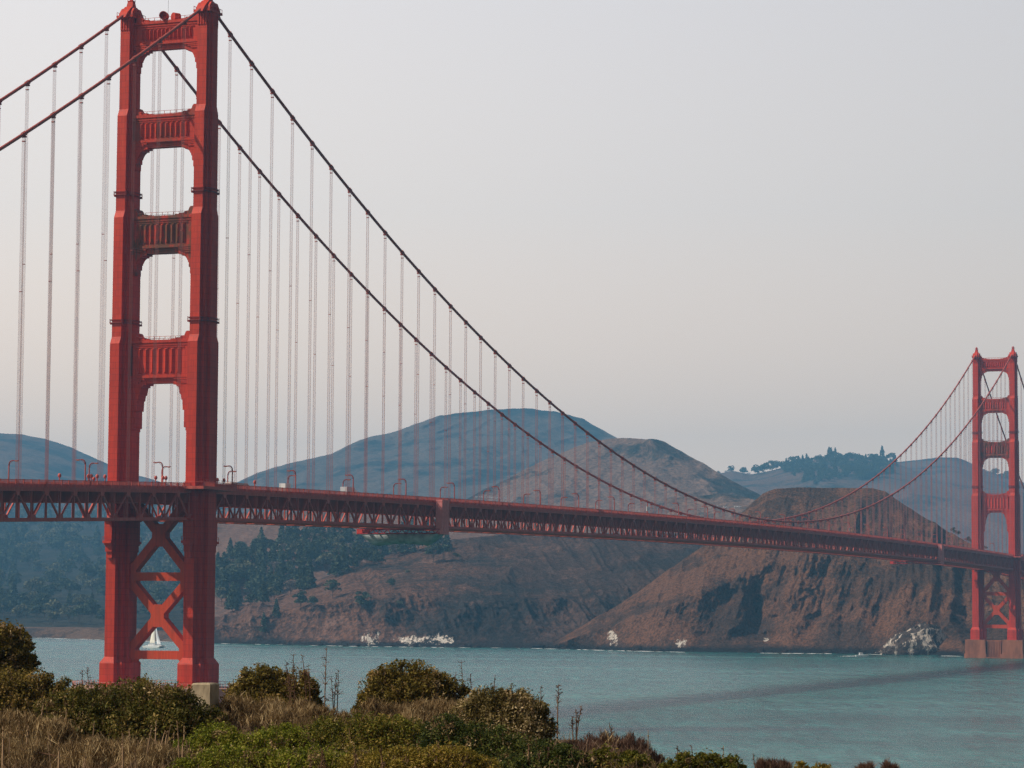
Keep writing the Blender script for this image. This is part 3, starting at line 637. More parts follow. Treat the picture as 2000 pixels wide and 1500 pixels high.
for ti, ty in enumerate((0.0, 1280.2)):
    tw = empty('tower', (0, ty, 0), bridge)
    tw['label'] = 'near orange tower filling the left of the view' if ti == 0 else 'far orange tower standing at the foot of the brown headland'
    for x in (-13.7, 13.7):
        put('tower_leg', ME['leg'], tw, (x, 0, 0)); put('cable_saddle', ME['saddle'], tw, (x, 0, 0)); put('beacon', ME['beacon'], tw, (x, 0, 0))
        put('gallery', ME['gallery'], tw, (x, 0, 0)); put('gallery', ME['gallery2'], tw, (x, 0, 0)); put('bracket', ME['bracket'], tw, (x, 0, 0)); put('bracket', ME['bracketn'], tw, (x, 0, 0))
    for i in range(4):
        put('portal_strut', ME['strut%d' % i], tw, (0, 0, 0), 'rust streaked cross strut' if i in (1, 2) else None)
    put('cross_brace', ME['brace'], tw)
    if ti == 0:
        for (x, y, az) in ((-1.3, -0.4, R(-78)), (1.0, 0.5, R(60))):
            d = MB(); n = 20
            prof = [(1.35, 0), (1.35, 2.2), (1.22, 2.2), (1.22, 0.5), (0.5, 0.25), (0.05, 0.2)]
            rings = []
            for r_, t_ in prof:
                rings.append([(t_*math.cos(az)-r_*math.sin(az)*math.cos(q), t_*math.sin(az)+r_*math.cos(az)*math.cos(q), 1.5+r_*math.sin(q)) for q in (2*math.pi*k/n for k in range(n))])
            d.loft(rings, 0, True)
            d.box(-0.25, 0.25, -0.25, 0.25, -0.2, 0.6)
            o = d.obj('dish_antenna', M_ORANGE, tw); o.location = (x, y, 222.2)
        d = MB(); d.box(-0.03, 0.03, -0.03, 0.03, 0, 7.0); o = d.obj('antenna_mast', M_DARK, tw); o.location = (-0.6, 0.3, 222.2)

# -- piers
pb = MB(); n = 36
def oval(a, b_, z, p=3.2):
    return [(math.copysign(abs(math.cos(t))**(2/p), math.cos(t))*a, math.copysign(abs(math.sin(t))**(2/p), math.sin(t))*b_, z) for t in (2*math.pi*k/n for k in range(n))]
pb.loft([oval(27, 15, -4), oval(27, 15, 12.6), oval(27.5, 15.5, 12.6), oval(27.5, 15.5, 13.4)])
pb.loft([oval(50, 24, -5, 2), oval(50, 24, 4.5, 2), oval(48, 22, 4.6, 2)])
pier = pb.obj('pier', M_CONCP, bridge)
rb = MB()
for k in range(n*2):
    t0 = 2*math.pi*k/(n*2); t1 = 2*math.pi*(k+1)/(n*2)
    P = [np.array((math.copysign(abs(math.cos(t))**(2/3.2), math.cos(t))*27.0, math.copysign(abs(math.sin(t))**(2/3.2), math.sin(t))*15.0, 0)) for t in (t0, t1)]
    for z in (14.0, 14.9): rb.beam(P[0]+(0, 0, z), P[1]+(0, 0, z), 0.10, 0.10)
    rb.box(P[0][0]-0.07, P[0][0]+0.07, P[0][1]-0.07, P[0][1]+0.07, 13.4, 15.0)
rb.obj('railing', simple('pink_rail_paint', (0.55, 0.25, 0.20), 0.1), pier)
pb = MB()
for x in (-13.7, 13.7):
    pb.box(x-7.6, x+7.6, -12.0, 12.0, 3.2, 13.4); pb.box(x-8.2, x+8.2, -12.6, 12.6, -3, 3.2)
pb.box(-5.3, 5.3, -10.5, 10.5, 0.8, 12.9)
for k in range(9):
    x = -4.7+k*1.17; pb.box(x-0.3, x+0.3, -11.0, 11.0, 0.9, 12.6)
pb.box(-5.3, 5.3, -12.6, 12.6, -3, 0.8)
o = pb.obj('pier', simple('rust_stained_concrete', (0.30, 0.115, 0.065), 0.4, 0.25, 0.9, 0.1, stretch=(1, 1, 0.25)), bridge); o.location = (0, 1280.2, 0); o['label'] = 'weathered fluted concrete pier of the far tower'

# -- main cables
for x in (-13.7, 13.7):
    mb = MB()
    ys = [-343+15.24*k/2 for k in range(45)]+[0]+[15.24*k/2 for k in range(1, 168)]+[1280.2]+[1280.2+15.24*k/2 for k in range(1, 46)]
    ys = sorted(set(round(y, 3) for y in ys))
    mb.tube([(x, y, cable_z(y)) for y in ys], 0.50, 10)
    c = mb.obj('main_cable', M_CABLE, bridge, smooth=True)
# -- suspenders with their cable bands
def suspender(mb, x, y):
    z = cable_z(y); zb = dk(y)-2.2
    sl = (cable_z(y+0.5)-cable_z(y-0.5))
    mb.tube([(x, y-0.75, z-0.75*sl), (x, y-0.7, z-0.7*sl), (x, y+0.7, z+0.7*sl), (x, y+0.75, z+0.75*sl)], [0.52, 0.70, 0.70, 0.52], 8, 0)
    mb.box(x-0.62, x+0.62, y-0.45, y+0.45, z-1.0, z-0.5, 0)
    if z-1.2 > zb:
        for dx in (-0.32, 0.32):
            for dy in (-0.26, 0.26):
                mb.tube([(x+dx, y+dy, zb), (x+dx, y+dy, z-0.9)], 0.047, 6, 1, False)
        if z-zb > 8: mb.box(x-0.42, x+0.42, y-0.34, y+0.34, z-2.2, z-1.95, 0)
        if z-zb > 40: mb.box(x-0.38, x+0.38, y-0.3, y+0.3, zb+(z-zb)*0.55, zb+(z-zb)*0.55+0.16, 0)
S = [(x, 15.24*k) for x in (-13.7, 13.7) for k in list(range(-8, 0))+list(range(1, 84))+list(range(85, 100))]
S += [(x, 15.24*k) for x in (-13.7, 13.7) for k in range(-21, -8)]
S = [(x, y) for x, y in S if abs(y-1280.2) > 8]
def shown(s):
    p = proj((s[0], s[1], dk(s[1]))); q = proj((s[0], s[1], cable_z(s[1])))
    return -1 if p[0] < -5 or p[0] > 2005 else abs(p[1]-q[1])
S.sort(key=shown, reverse=True)
for x, y in S[:100]:
    mb = MB(); suspender(mb, x, y); mb.obj('suspender', [M_CABLE, M_ROPE], bridge)
mb = MB()
for x, y in S[100:]: suspender(mb, x, y)
o = mb.obj('suspender', [M_CABLE, M_ROPE], bridge); props(o, kind='stuff')
# -- deck, trusses, railings
YS = [-343+7.62*k for k in range(45)]; YS = [7.62*k for k in range(-45, 215)]
def strip(mb, x0, x1, d0, d1, m=0, step=1):
    b = len(mb.v); ys = YS[::step]
    for y in ys:
        h = dk(y)
        mb.v += [(x0, y, h+d0), (x1, y, h+d0), (x1, y, h+d1), (x0, y, h+d1)]
    for k in range(len(ys)-1):
        for i in range(4):
            j = (i+1) % 4
            mb.f.append((b+4*k+i, b+4*k+j, b+4*k+4+j, b+4*k+4+i)); mb.m.append(m)
    q = b+4*(len(ys)-1); mb.f += [(b+3, b+2, b+1, b), (q, q+1, q+2, q+3)]; mb.m += [m, m]
mb = MB()
strip(mb, -9.5, 9.5, -2.1, -1.55, 1); 
for s in (-1, 1):
    strip(mb, *sorted((s*9.5, s*13.1)), -2.1, -1.30, 0)
    strip(mb, *sorted((s*13.1, s*13.35)), -2.3, -1.15, 0)
    strip(mb, *sorted((s*6, s*6.5)), -2.9, -2.1, 0); strip(mb, *sorted((s*2, s*2.5)), -2.9, -2.1, 0); strip(mb, *sorted((s*10, s*10.5)), -2.9, -2.1, 0)
mb.obj('roadway_deck', [M_TRUSS, M_ASPH], bridge)
mb = MB()
for k in (-3.0, 0.0, 3.0):
    strip(mb, k-0.08, k+0.08, -1.552, -1.546)
    mb.obj('lane_marking', M_WHITE, bridge); mb = MB()
def tower_gap(y, x): return any(abs(y-t) < 6.5 for t in (0, 1280.2))
for s in (-1, 1):
    mb = MB(); x = s*13.55
    strip(mb, x-0.07, x+0.07, -0.12, 0.0)
    strip(mb, x-0.06, x+0.06, -1.25, -1.13)
    for i, y in enumerate(np.arange(YS[0], YS[-1], 0.5)):
        h = dk(y)
        if i % 8 == 0: mb.box(x-0.16, x+0.16, y-0.14, y+0.14, h-1.6, h+0.06)
        else: mb.box(x-0.04, x+0.04, y-0.13, y+0.13, h-1.15, h-0.12)
    # widened walk round the tower leg with a mesh screen
    for t in (0, 1280.2):
        xo = s*20.5
        h = dk(t)
        mb.box(*sorted((s*13.7, xo)), t-11, t+11, h-2.3, h-1.4)
        for yy in (t-11, t+11): mb.box(*sorted((s*13.7, xo)), yy-0.06, yy+0.06, h-0.1, h)
        mb.box(xo-0.06, xo+0.06, t-11, t+11, h-0.1, h); mb.box(xo-0.05, xo+0.05, t-11, t+11, h+0.5, h+0.58)
        for k in range(45):
            yy = t-11+0.5*k; mb.box(xo-0.05, xo+0.05, yy-0.05, yy+0.05, h-1.4, h+(0.55 if k % 4 == 0 else 0))
    mb.obj('railing', M_TRUSS, bridge)
for s in (-1, 1):
    mb = MB(); x = s*13.7
    strip(mb, x-0.45, x+0.45, -3.2, -2.3)
    strip(mb, x-0.45, x+0.45, -11.45, -10.6)
    strip(mb, x-0.62, x+0.62, -2.36, -2.2)
    strip(mb, x-0.6, x+0.6, -11.55, -11.4)
    for i, y in enumerate(YS[:-1]):
        h = dk(y); top = (round(y/7.62) % 2 == 0)
        mb.beam((x, y, h-10.7), (x, y, h-3.0), 0.40, 0.36, up=(0, 1, 0))
        h2 = dk(y+7.62)
        if top: mb.beam((x, y, h-3.0), (x, y+7.62, h2-10.9), 0.46, 0.40)
        else: mb.beam((x, y, h-10.9), (x, y+7.62, h2-3.0), 0.46, 0.40)
        # gussets at the panel points
        if top: mb.prism_yz([(y-1.15, h-3.1), (y-0.75, h-4.4), (y+0.75, h-4.4), (y+1.15, h-3.1)], x-0.5, x+0.5)
        else: mb.prism_yz([(y-1.15, h-10.7), (y+1.15, h-10.7), (y+0.75, h-9.6), (y-0.75, h-9.6)], x-0.5, x+0.5)
    mb.obj('stiffening_truss', M_TRUSS, bridge)
mb = MB()
for i, y in enumerate(YS[:-1]):
    if any(abs(y-t) < 3 for t in (0, 1280.2)): continue
    h = dk(y)
    mb.box(-13.2, 13.2, y-0.18, y+0.18, h-6.0, h-2.15, 1)             # floor beam web
    mb.box(-13.2, 13.2, y-0.4, y+0.4, h-6.2, h-6.0, 1)
    mb.box(-13.2, 13.2, y-0.35, y+0.35, h-11.4, h-10.7)               # bottom strut
    if i % 2 == 0:
        h2 = dk(y+7.62); h3 = dk(y+15.24)
        for a, b_ in ((-13.2, 0), (0, 13.2), (13.2, 0), (0, -13.2)):
            up_ = 0.004 if a > b_ else 0
            mb.beam((a, y if (a in (-13.2, 13.2)) else y+7.62, h-11.1+up_), (b_, y+7.62 if b_ == 0 else y+15.24, h2-11.1+up_), 0.9, 0.6)
    mb.box(-0.3, 0.3, y-0.15, y+0.15, h-10.8, h-6.2, 1)
mb.obj('floor_framing', [M_TRUSSIN, M_TRUSS], bridge)

# ---------------------------------------------------------------- things on and under the deck
def lamp_meshes():
    p = MB()
    p.lathe([(0.32, 0), (0.32, 0.9), (0.24, 1.0), (0.19, 6.0)], n=8)
    arc = [(0, 0, 6.0)]+[(-1.1+1.1*math.cos(t), 0, 6.0+1.35*math.sin(t)) for t in (R(20), R(40), R(60), R(80), R(95))]+[(-1.9, 0, 7.28)]
    p.tube(arc, 0.18, 7)
    p.tube([(-0.05, 0, 5.6), (-0.55, 0, 6.6), (-1.35, 0, 7.2)], 0.05, 5)
    h = MB()
    h.loft([[(x_, s*wd, 7.28+zz) for s, zz in ((-1, -0.10), (1, -0.10), (0.7, 0.16), (-0.7, 0.16))] for x_, wd in ((-1.75, 0.22), (-2.1, 0.38), (-3.0, 0.34), (-3.2, 0.16))])
    g = MB(); g.loft([[(x_, s*wd, 7.16+zz) for s, zz in ((-0.7, -0.14), (0.7, -0.14), (1, 0.02), (-1, 0.02))] for x_, wd in ((-2.1, 0.2), (-2.3, 0.24), (-2.85, 0.2))])
    return p.mesh('pole', True), h.mesh('lamp_head'), g.mesh('lamp_glass')
M_POLE = simple('dark_red_pole_paint', (0.22, 0.03, 0.02), 0.15, 1.0, 0.6)
lm = lamp_meshes(); setm(lm[0], [M_POLE]); setm(lm[1], [M_POLE]); setm(lm[2], [M_LAMP])
ORD = ['nearest', 'second', 'third', 'fourth', 'fifth', 'sixth', 'seventh', 'eighth', 'ninth', 'tenth', 'eleventh', 'twelfth', 'thirteenth', 'fourteenth', 'fifteenth', 'sixteenth', 'seventeenth', 'eighteenth', 'nineteenth', 'twentieth']
def lamp_label(side, k):
    s = 'left' if side > 0 else 'right'
    if k < 0: return 'street lamp with arm to the %s, %s leftward from the near tower' % (s, ORD[-k-1])
    if k < 20: return 'street lamp with arm to the %s, %s rightward from the near tower' % (s, ORD[k])
    return 'small distant street lamp near the far tower, arm to the %s' % s
for side in (1, -1):
    for k in range(-2, 27):
        y = 23.5+45.72*k+(-1.0 if side < 0 else 0)
        if abs(y-1280.2) < 9: continue
        t = empty('street_lamp', (side*12.4, y, dk(y)-1.3), None, 0 if side > 0 else math.pi)
        props(t, lamp_label(side, k), 'street lamp', 'street lamps along the bridge deck')
        put('pole', lm[0], t); hd = put('lamp_head', lm[1], t); put('lamp_glass', lm[2], hd)
# short signal posts by the near tower
pm = MB(); pm.lathe([(0.18, 0), (0.16, 2.05)], n=8); bm_ = MB(); bm_.lathe([(0.16, 0), (0.46, 0.25), (0.50, 0.7), (0.34, 1.1), (0.05, 1.25)], n=10)
pm = pm.mesh('pole'); hm = bm_.mesh('lamp_head', True); setm(pm, [M_TRUSS]); setm(hm, [M_TRUSS])
posts = [(116, 1), (172.5, 1), (178, 1), (183, -1), (189.5, 1), (205, 1), (304, 1), (318, 1), (324, 1), (424.5, 1), (437.5, 1), (444, -1), (450, -1), (497.5, 1)]
pl = ['alone left of the near tower', 'left one of the touching pair left of the tower', 'right one of the touching pair left of the tower', 'slim and pale, just right of the touching pair', 'short, between the pale post and the last one before the tower', 'hard against the left edge of the near tower',
      'seen low through the tower portal, leftmost', 'seen through the tower portal, beside the tall lamp', 'seen through the tower portal, rightmost', 'just right of the near tower, leftmost', 'right of the near tower, in front of the first suspender', 'between the two first lamps right of the tower', 'touching the first tall lamp right of the tower', 'alone, farthest right of the near tower']
for (u, s), lb in zip(posts, pl):
    d = rays(np.array(u), np.array(945.0)); tt = (s*12.9-CAM[0])/d[0]; y = float(CAM[1]+d[1]*tt)
    t = empty('bollard_lamp', (s*12.9, y, dk(y)-1.3)); put('pole', pm, t); put('lamp_head', hm, t, (0, 0, 2.0))
    props(t, 'short red lamp post, '+lb, 'lamp post', 'short lamp posts near the tower')

def vehicle(name, kind, L, W_, H, loc, rz, mat, label, cat):
    t = empty(name, loc, None, rz); b = MB()
    if kind == 'truck':
        b.box(-L/2, L/2-2.4, -W_/2, W_/2, 0.9, H); o1 = b.obj('cargo_box', mat, t)
        c = MB(); c.prism_xz([(L/2-2.25, .7), (L/2, .7), (L/2, 1.7), (L/2-0.5, 2.7), (L/2-2.25, 2.8)], -W_/2+.05, W_/2-.05); c.obj('cab', M_WHITE, t)
        f = MB(); f.box(-L/2+0.1, L/2-0.1, -0.5, 0.5, 0.6, 0.9); f.obj('chassis', M_DARK, t); xs = (-L/2+1.4, L/2-1.3); wr = 0.5
    elif kind == 'bus':
        b.prism_xz([(-L/2, .5), (L/2, .5), (L/2, 1.8), (L/2-0.3, H-0.15), (L/2-0.6, H), (-L/2+0.2, H), (-L/2, H-0.3)], -W_/2, W_/2); b.obj('body', mat, t)
        c = MB()
        for s in (-1, 1): c.box(-L/2+0.5, L/2-0.5, *sorted((s*W_/2, s*(W_/2+0.02))), 1.6, 2.5)
        c.box(L/2-0.02, L/2+0.03, -W_/2+.2, W_/2-.2, 1.4, 2.6); c.obj('window', M_GLASS, t); xs = (-L/2+2.2, L/2-2.0); wr = 0.5
    else:
        b.prism_xz([(-L/2, .35), (L/2, .35), (L/2, .8), (L/2-1.1, .95), (-L/2+.2, 1.0), (-L/2, .85)], -W_/2, W_/2); b.obj('body', mat, t)
        c = MB(); c.loft([[(-L*.38, -W_*.45, .95), (L*.2, -W_*.45, .95), (L*.2, W_*.45, .95), (-L*.38, W_*.45, .95)], [(-L*.26, -W_*.38, H), (L*.05, -W_*.38, H), (L*.05, W_*.38, H), (-L*.26, W_*.38, H)]]); c.obj('cabin', M_GLASS, t)
        xs = (-L*.3, L*.3); wr = 0.32
    wme = MB(); wme.tube([(0, -0.15, 0), (0, 0.15, 0)], wr, 14); wme = wme.mesh('wheel'); setm(wme, [M_DARK])
    for x in xs:
        for s in (-1, 1): put('wheel', wme, t, (x, s*(W_/2-0.15), wr))
    props(t, label, cat); return t
def on_deck(u, x):
    d = rays(np.array(float(u)), np.array(955.0)); tt = (x-CAM[0])/d[0]; y = float(CAM[1]+d[1]*tt); return (x, y, dk(y)-1.54)
vehicle('truck', 'truck', 9.5, 2.5, 3.7, on_deck(682, 4.5), math.pi/2, simple('translucent_grey_box', (0.55, 0.57, 0.58), 0.1), 'white cab truck with pale grey box on the deck beyond the second lamp pair', 'truck')
vehicle('bus', 'bus', 12.0, 2.55, 3.3, on_deck(463, -4.5), math.pi/2, simple('dusty_pink_roof', (0.50, 0.36, 0.32), 0.1), 'dusty pink bus on the deck just right of the near tower', 'bus')
vehicle('delivery_van', 'truck', 6.5, 2.3, 4.2, on_deck(559.5, -5.5), math.pi/2, M_WHITE, 'tall white box van behind the lamp right of the near tower', 'van')
vehicle('car', 'car', 4.5, 1.8, 1.5, on_deck(1095, 3.0), math.pi/2, M_WHITE, 'white car on the deck near mid span', 'car')
for u, hgt, lb in ((1263, 3.3, 'small blank white sign board on the deck, nearer of the two'), (1657.5, 3.0, 'small blank white sign board right of the low point of the cable')):
    x, y, z = on_deck(u, 13.0); t = empty('sign', (x, y, z+0.2)); b = MB(); b.box(-0.08, 0.08, -0.08, 0.08, 0, hgt); b.obj('post', M_TRUSS, t)
    b = MB(); b.box(-0.12, 0.12, -0.75, 0.75, hgt-2.0+1.0, hgt+1.0); o = b.obj('board', M_WHITE, t); o.location = (0.25, 0, 0); props(t, lb, 'sign')
# travelling maintenance platforms hung under the trusses
def traveler(y, tarp, label):
    h = dk(y); z0 = h-13.4; t = empty('maintenance_platform', (0, y, z0)); b = MB()
    for yy in (-3.4, 3.4):
        for zz in (0, 1.5): b.box(-17.2, 16.3, yy-0.18, yy+0.18, zz-0.15, zz+0.15)
        for k in range(22):
            x = -17.0+33.2*k/22; b.beam((x, yy, 0 if k % 2 else 1.5), (x+33.2/22, yy, 1.5 if k % 2 else 0), 0.14, 0.14)
    for k in range(12): x = -17+3*k; b.box(x-0.1, x+0.1, -3.4, 3.4, -0.1, 0.1)
    b.obj('frame', simple('red_platform_frame', (0.40, 0.03, 0.03), 0.1), t)
    b = MB(); b.box(-17.4, -15.2, -3.5, 3.5, -0.3, 1.7); b.obj('end_box', M_REDP, t)
    b = MB(); b.box(14.6, 17.2, -3.2, 3.2, -0.4, 12.4)
    for k in range(7): b.box(14.5, 17.3, -3.3, 3.3, 0.3+1.9*k, 0.38+1.9*k)
    for q in (-1.2, 1.2): b.box(17.2, 17.28, q-0.05, q+0.05, -0.4, 12.4)
    b.obj('enclosure', M_PANEL, t)
    if tarp:
        nx, nr = 40, 14; V = []; F = []
        for i in range(nx+1):
            f = i/nx; x = -16.6+f*32.4
            dep = 3.9*min(1, min(f, 1-f)/0.16)**0.7*(1+0.10*math.sin(f*9))+0.05
            for j in range(nr+1):
                g = j/nr; a = math.pi*g
                V.append((x, -3.4*math.cos(a)*(0.75+0.25*abs(math.cos(a))), -0.2-dep*math.sin(a)**0.7+0.12*math.sin(x*1.7+j)))
        for i in range(nx):
            for j in range(nr): q = i*(nr+1)+j; F.append((q, q+1, q+nr+2, q+nr+1))
        me = mesh_np('tarp', V, F, True); o = link('tarp', me, M_NET, t); md = o.modifiers.new('thick', 'SOLIDIFY'); md.thickness = 0.08
    props(t, label, 'work platform', 'travelling work platforms under the bridge')
traveler(186.5, True, 'red work platform with sagging grey tarp hung under the near half of the span')
traveler(1024.0, False, 'small distant work platform under the deck just left of the far tower')

# small red tank on the near pier
tk = MB(); tk.tube([(-2.0, 0, 0.9), (-1.7, 0, 0.9), (1.7, 0, 0.9), (2.0, 0, 0.9)], [0.55, 0.9, 0.9, 0.55], 14); tk.box(-1.5, -1.2, -0.7, 0.7, -0.1, 0.4); tk.box(1.2, 1.5, -0.7, 0.7, -0.1, 0.4)
o = tk.obj('tank', M_REDP); o.location = (1.0, -11.5, 13.45); props(o, 'small bright red tank on the near pier between the tower legs', 'tank')

# ---------------------------------------------------------------- boats
def sailboat():
    p = at_z(np.array(300.5), np.array(1265.0)); t = empty('catamaran', tuple(p), None, YAW*-1+R(-40))
    for s in (-1, 1):
        b = MB(); rings = []
        for x_, wd, z0, z1 in ((-9.6, 0.6, 0.15, 1.4), (-5, 0.85, -0.3, 1.55), (0, 0.95, -0.5, 1.7), (4.5, 0.75, -0.4, 1.9), (10.2, 0.12, 0.5, 2.3)):
            rings.append([(x_, s*3.3-wd*0.5, z0), (x_, s*3.3+wd*0.5, z0), (x_, s*3.3+wd, z1), (x_, s*3.3-wd, z1)])
        b.loft(rings); b.obj('hull', M_WHITE, t)
    b = MB(); b.box(-6.5, 2.2, -3.2, 3.2, 1.2, 1.7); b.box(2.2, 7.0, -2.6, 2.6, 1.35, 1.42); b.obj('bridge_deck', M_WHITE, t)
    b = MB(); b.loft([[(-4.8, -2.3, 1.7), (2.0, -2.3, 1.7), (2.0, 2.3, 1.7), (-4.8, 2.3, 1.7)], [(-4.4, -1.9, 2.9), (0.6, -1.9, 2.9), (0.6, 1.9, 2.9), (-4.4, 1.9, 2.9)]]); c = b.obj('cabin', M_WHITE, t)
    b = MB(); b.box(-4.2, 0.9, -2.25, 2.25, 2.1, 2.5); b.obj('window', M_GLASS, c)
    b = MB(); b.tube([(1.2, 0, 1.7), (1.2, 0, 18.3)], [0.16, 0.1], 8); b.obj('mast', M_WHITE, t)
    b = MB(); b.tube([(1.2, 0, 3.6), (-3.6, -0.4, 3.6)], 0.12, 6); b.obj('boom', M_WHITE, t)
    def sail(name, A, B, Cc, mat, belly, tw_=0.0):
        A, B, Cc = map(np.array, (A, B, Cc)); n_ = 10; V = []; F = []
        for i in range(n_+1):
            f = i/n_
            for j in range(n_+1):
                g = j/n_; L_ = A*(1-f)+(Cc-np.array((tw_*0.5, 0, 0)))*f; R_ = B*(1-f)+(Cc+np.array((tw_*0.5, 0, 0)))*f
                P = L_*(1-g)+R_*g; P = P+np.array((0, -belly*math.sin(math.pi*g)*math.sin(math.pi*min(1, (1-f)*1.1)), 0)); V.append(P)
        for i in range(n_):
            for j in range(n_): q = i*(n_+1)+j; F.append((q, q+1, q+n_+2, q+n_+1))
        o = link(name, mesh_np(name, V, F, True), mat, t); md = o.modifiers.new('thick', 'SOLIDIFY'); md.thickness = 0.05
    sail('mainsail', (-4.6, -0.4, 3.6), (0.95, 0, 3.6), (-0.3, 0, 17.6), M_SAIL, 0.5, 1.8)
    sail('jib', (4.0, -0.3, 2.4), (8.6, 0, 2.2), (2.0, 0, 16.8), M_JIB, 0.9, 0.8)
    props(t, 'white catamaran under sail, framed between the near tower legs', 'sailboat')
sailboat()
def motorboat():
    p = at_z(np.array(1683.0), np.array(1282.5)); t = empty('motorboat', tuple(p), None, -YAW*0+R(24))
    b = MB(); b.loft([[(x_, -wd*.6, z0), (x_, wd*.6, z0), (x_, wd, z1), (x_, -wd, z1)] for x_, wd, z0, z1 in ((-4.5, 1.4, -.2, 1.1), (0, 1.6, -.3, 1.3), (3, 1.2, -.1, 1.6), (5.2, .1, .7, 1.9))]); b.obj('hull', M_WHITE, t)
    b = MB(); b.loft([[(-2.0, -1.1, 1.1), (1.8, -1.1, 1.2), (1.8, 1.1, 1.2), (-2.0, 1.1, 1.1)], [(-1.8, -.9, 2.9), (.6, -.9, 2.9), (.6, .9, 2.9), (-1.8, .9, 2.9)]]); c = b.obj('cabin', M_WHITE, t)
    b = MB(); b.box(-1.6, 1.3, -1.12, 1.12, 1.9, 2.4); b.obj('window', M_GLASS, c)
    props(t, 'small white motorboat trailing foam below the brown headland', 'motorboat')
motorboat()
# foam along the shore and behind the motorboat
V = []; F = []
def foam(u, D, lu, ld, zz=0.03):
    c = at_dist(np.array(float(u)), np.array(1170.0), D); lat = _r; dp = np.array((-lat[1], lat[0], 0)); b = len(V); k = 9
    for q in range(k):
        t = 2*math.pi*q/k; r_ = 0.6+0.5*random.random()
        P = c+lat*lu*math.cos(t)*r_+dp*ld*math.sin(t)*r_; V.append((P[0], P[1], zz))
    for q in range(1, k-1): F.append((b, b+q, b+q+1))
for (u0, u1, curve, nn) in ((35, 420, cT_shore, 60), (420, 1060, cB_shore, 34), (1065, 1200, cA_shore, 16), (1200, 1330, cA_shore, 16), (1480, 1620, cA_shore, 26), (1620, 1960, cA_shore, 16)):
    for i in range(nn):
        u = random.uniform(u0, u1); D = np.interp(u, [c[0] for c in curve], [c[2] for c in curve]) - (14 if curve is not cT_shore else 8)
        foam(u, D-random.uniform(0, 10), random.uniform(1.5, 5), random.uniform(2, 9), 0.03+0.002*(i % 40))
for i in range(46):
    f = random.random()**1.5; foam(1682-f*48, 2103-f*26+random.uniform(-4, 4)*f, random.uniform(0.5, 2.2)*(1.2-f), random.uniform(2, 7), 0.05+0.002*i)
me = mesh_np('surf', V, F); o = link('surf', me, M_FOAM); props(o, 'white surf along the far shore and boat wake', 'surf', kind='stuff')

# ---------------------------------------------------------------- guano-streaked shore rocks
def rock_mat():
    m, t, b = new_mat('white_streaked_rock'); setb(b, 0.95, 0.05)
    f = noise(t, 0.085, 7, 0.78, stretch=(1.3, 1.3, 0.5)); g = noise(t, 0.30, 5, 0.75)
    c = ramp(t, g, [(0.35, (0.026, 0.022, 0.020)), (0.6, (0.085, 0.058, 0.045))])
    k = ramp(t, f, [(0.515, (0, 0, 0)), (0.57, (1, 1, 1))])
    t.links.new(mixc(t, k, c, mixc(t, 0.15, (0.64, 0.56, 0.47), c)), b.inputs['Base Color']); bump(t, b, g, 0.8, 3.0); return m
M_ROCK = rock_mat()
def rock(u, v0, D, wid, hei, dep, seed, label):
    nu, nv = (46, 24) if wid > 10.9 else (20, 10); V = []; F = []
    base = at_dist(np.array(float(u)), np.array(1170.0), D)
    U, W2 = np.meshgrid(np.linspace(0, 2*np.pi, nu, endpoint=False), np.linspace(0, 1, nv))
    rr = np.cos(W2*np.pi/2)**0.85; x = np.cos(U)*rr; y = np.sin(U)*rr; z = np.sin(W2*np.pi/2)
    nz = ridged(x*1.6+seed, y*1.6+z*1.5, 4, seed); n2 = ridged(U*1.2, W2*3, 4, seed+5)
    k = 0.70+0.36*nz; x = x*k+0.12*(n2-0.5); y = y*k; z = z*(0.62+0.32*nz+0.55*np.clip(x*0.9, -0.7, 0.7))+0.10*(n2-0.5)*(1-W2*0.4)
    dp = np.array((-_r[1], _r[0], 0))
    P = x[..., None]*wid/2*_r+y[..., None]*dep/2*dp; P[..., 2] = z*hei-1.0
    idx = np.arange(nu*nv).reshape(nv, nu)
    F = np.stack([idx[:-1], np.roll(idx, -1, 1)[:-1], np.roll(idx, -1, 1)[1:], idx[1:]], -1).reshape(-1, 4)
    o = link('rock', mesh_np('rock', P.reshape(-1, 3), F, True), M_ROCK); o.location = (base[0], base[1], 0)
    props(o, label, 'rock'); return o
rock(1784, 0, 2180, 62, 27, 44, 3, 'largest white streaked sea rock, at the cliff foot left of the far tower')

M_BOULDER = hill_mat('wet_dark_boulder', (0.07, 0.05, 0.04), (0.022, 0.020, 0.019), (0.05, 0.04, 0.035), 0.2, 0.6, 0.5)
_rock_mat = M_ROCK; M_ROCK = M_BOULDER
for i in range(34):
    u = random.choice([random.uniform(430, 1060), random.uniform(1080, 1880)]); cv = cB_shore if u < 1060 else cA_shore
    D = np.interp(u, [c[0] for c in cv], [c[2] for c in cv])-random.uniform(2, 12); wd = random.uniform(4, 11)
    o = rock(u, 0, D, wd, wd*random.uniform(0.3, 0.6), wd*0.9, 60+i, 'small dark wet boulder at the waterline of the far shore')
    o['group'] = 'dark boulders along the far shore'; o.name = 'boulder'; o['category'] = 'boulder'
M_ROCK = _rock_mat

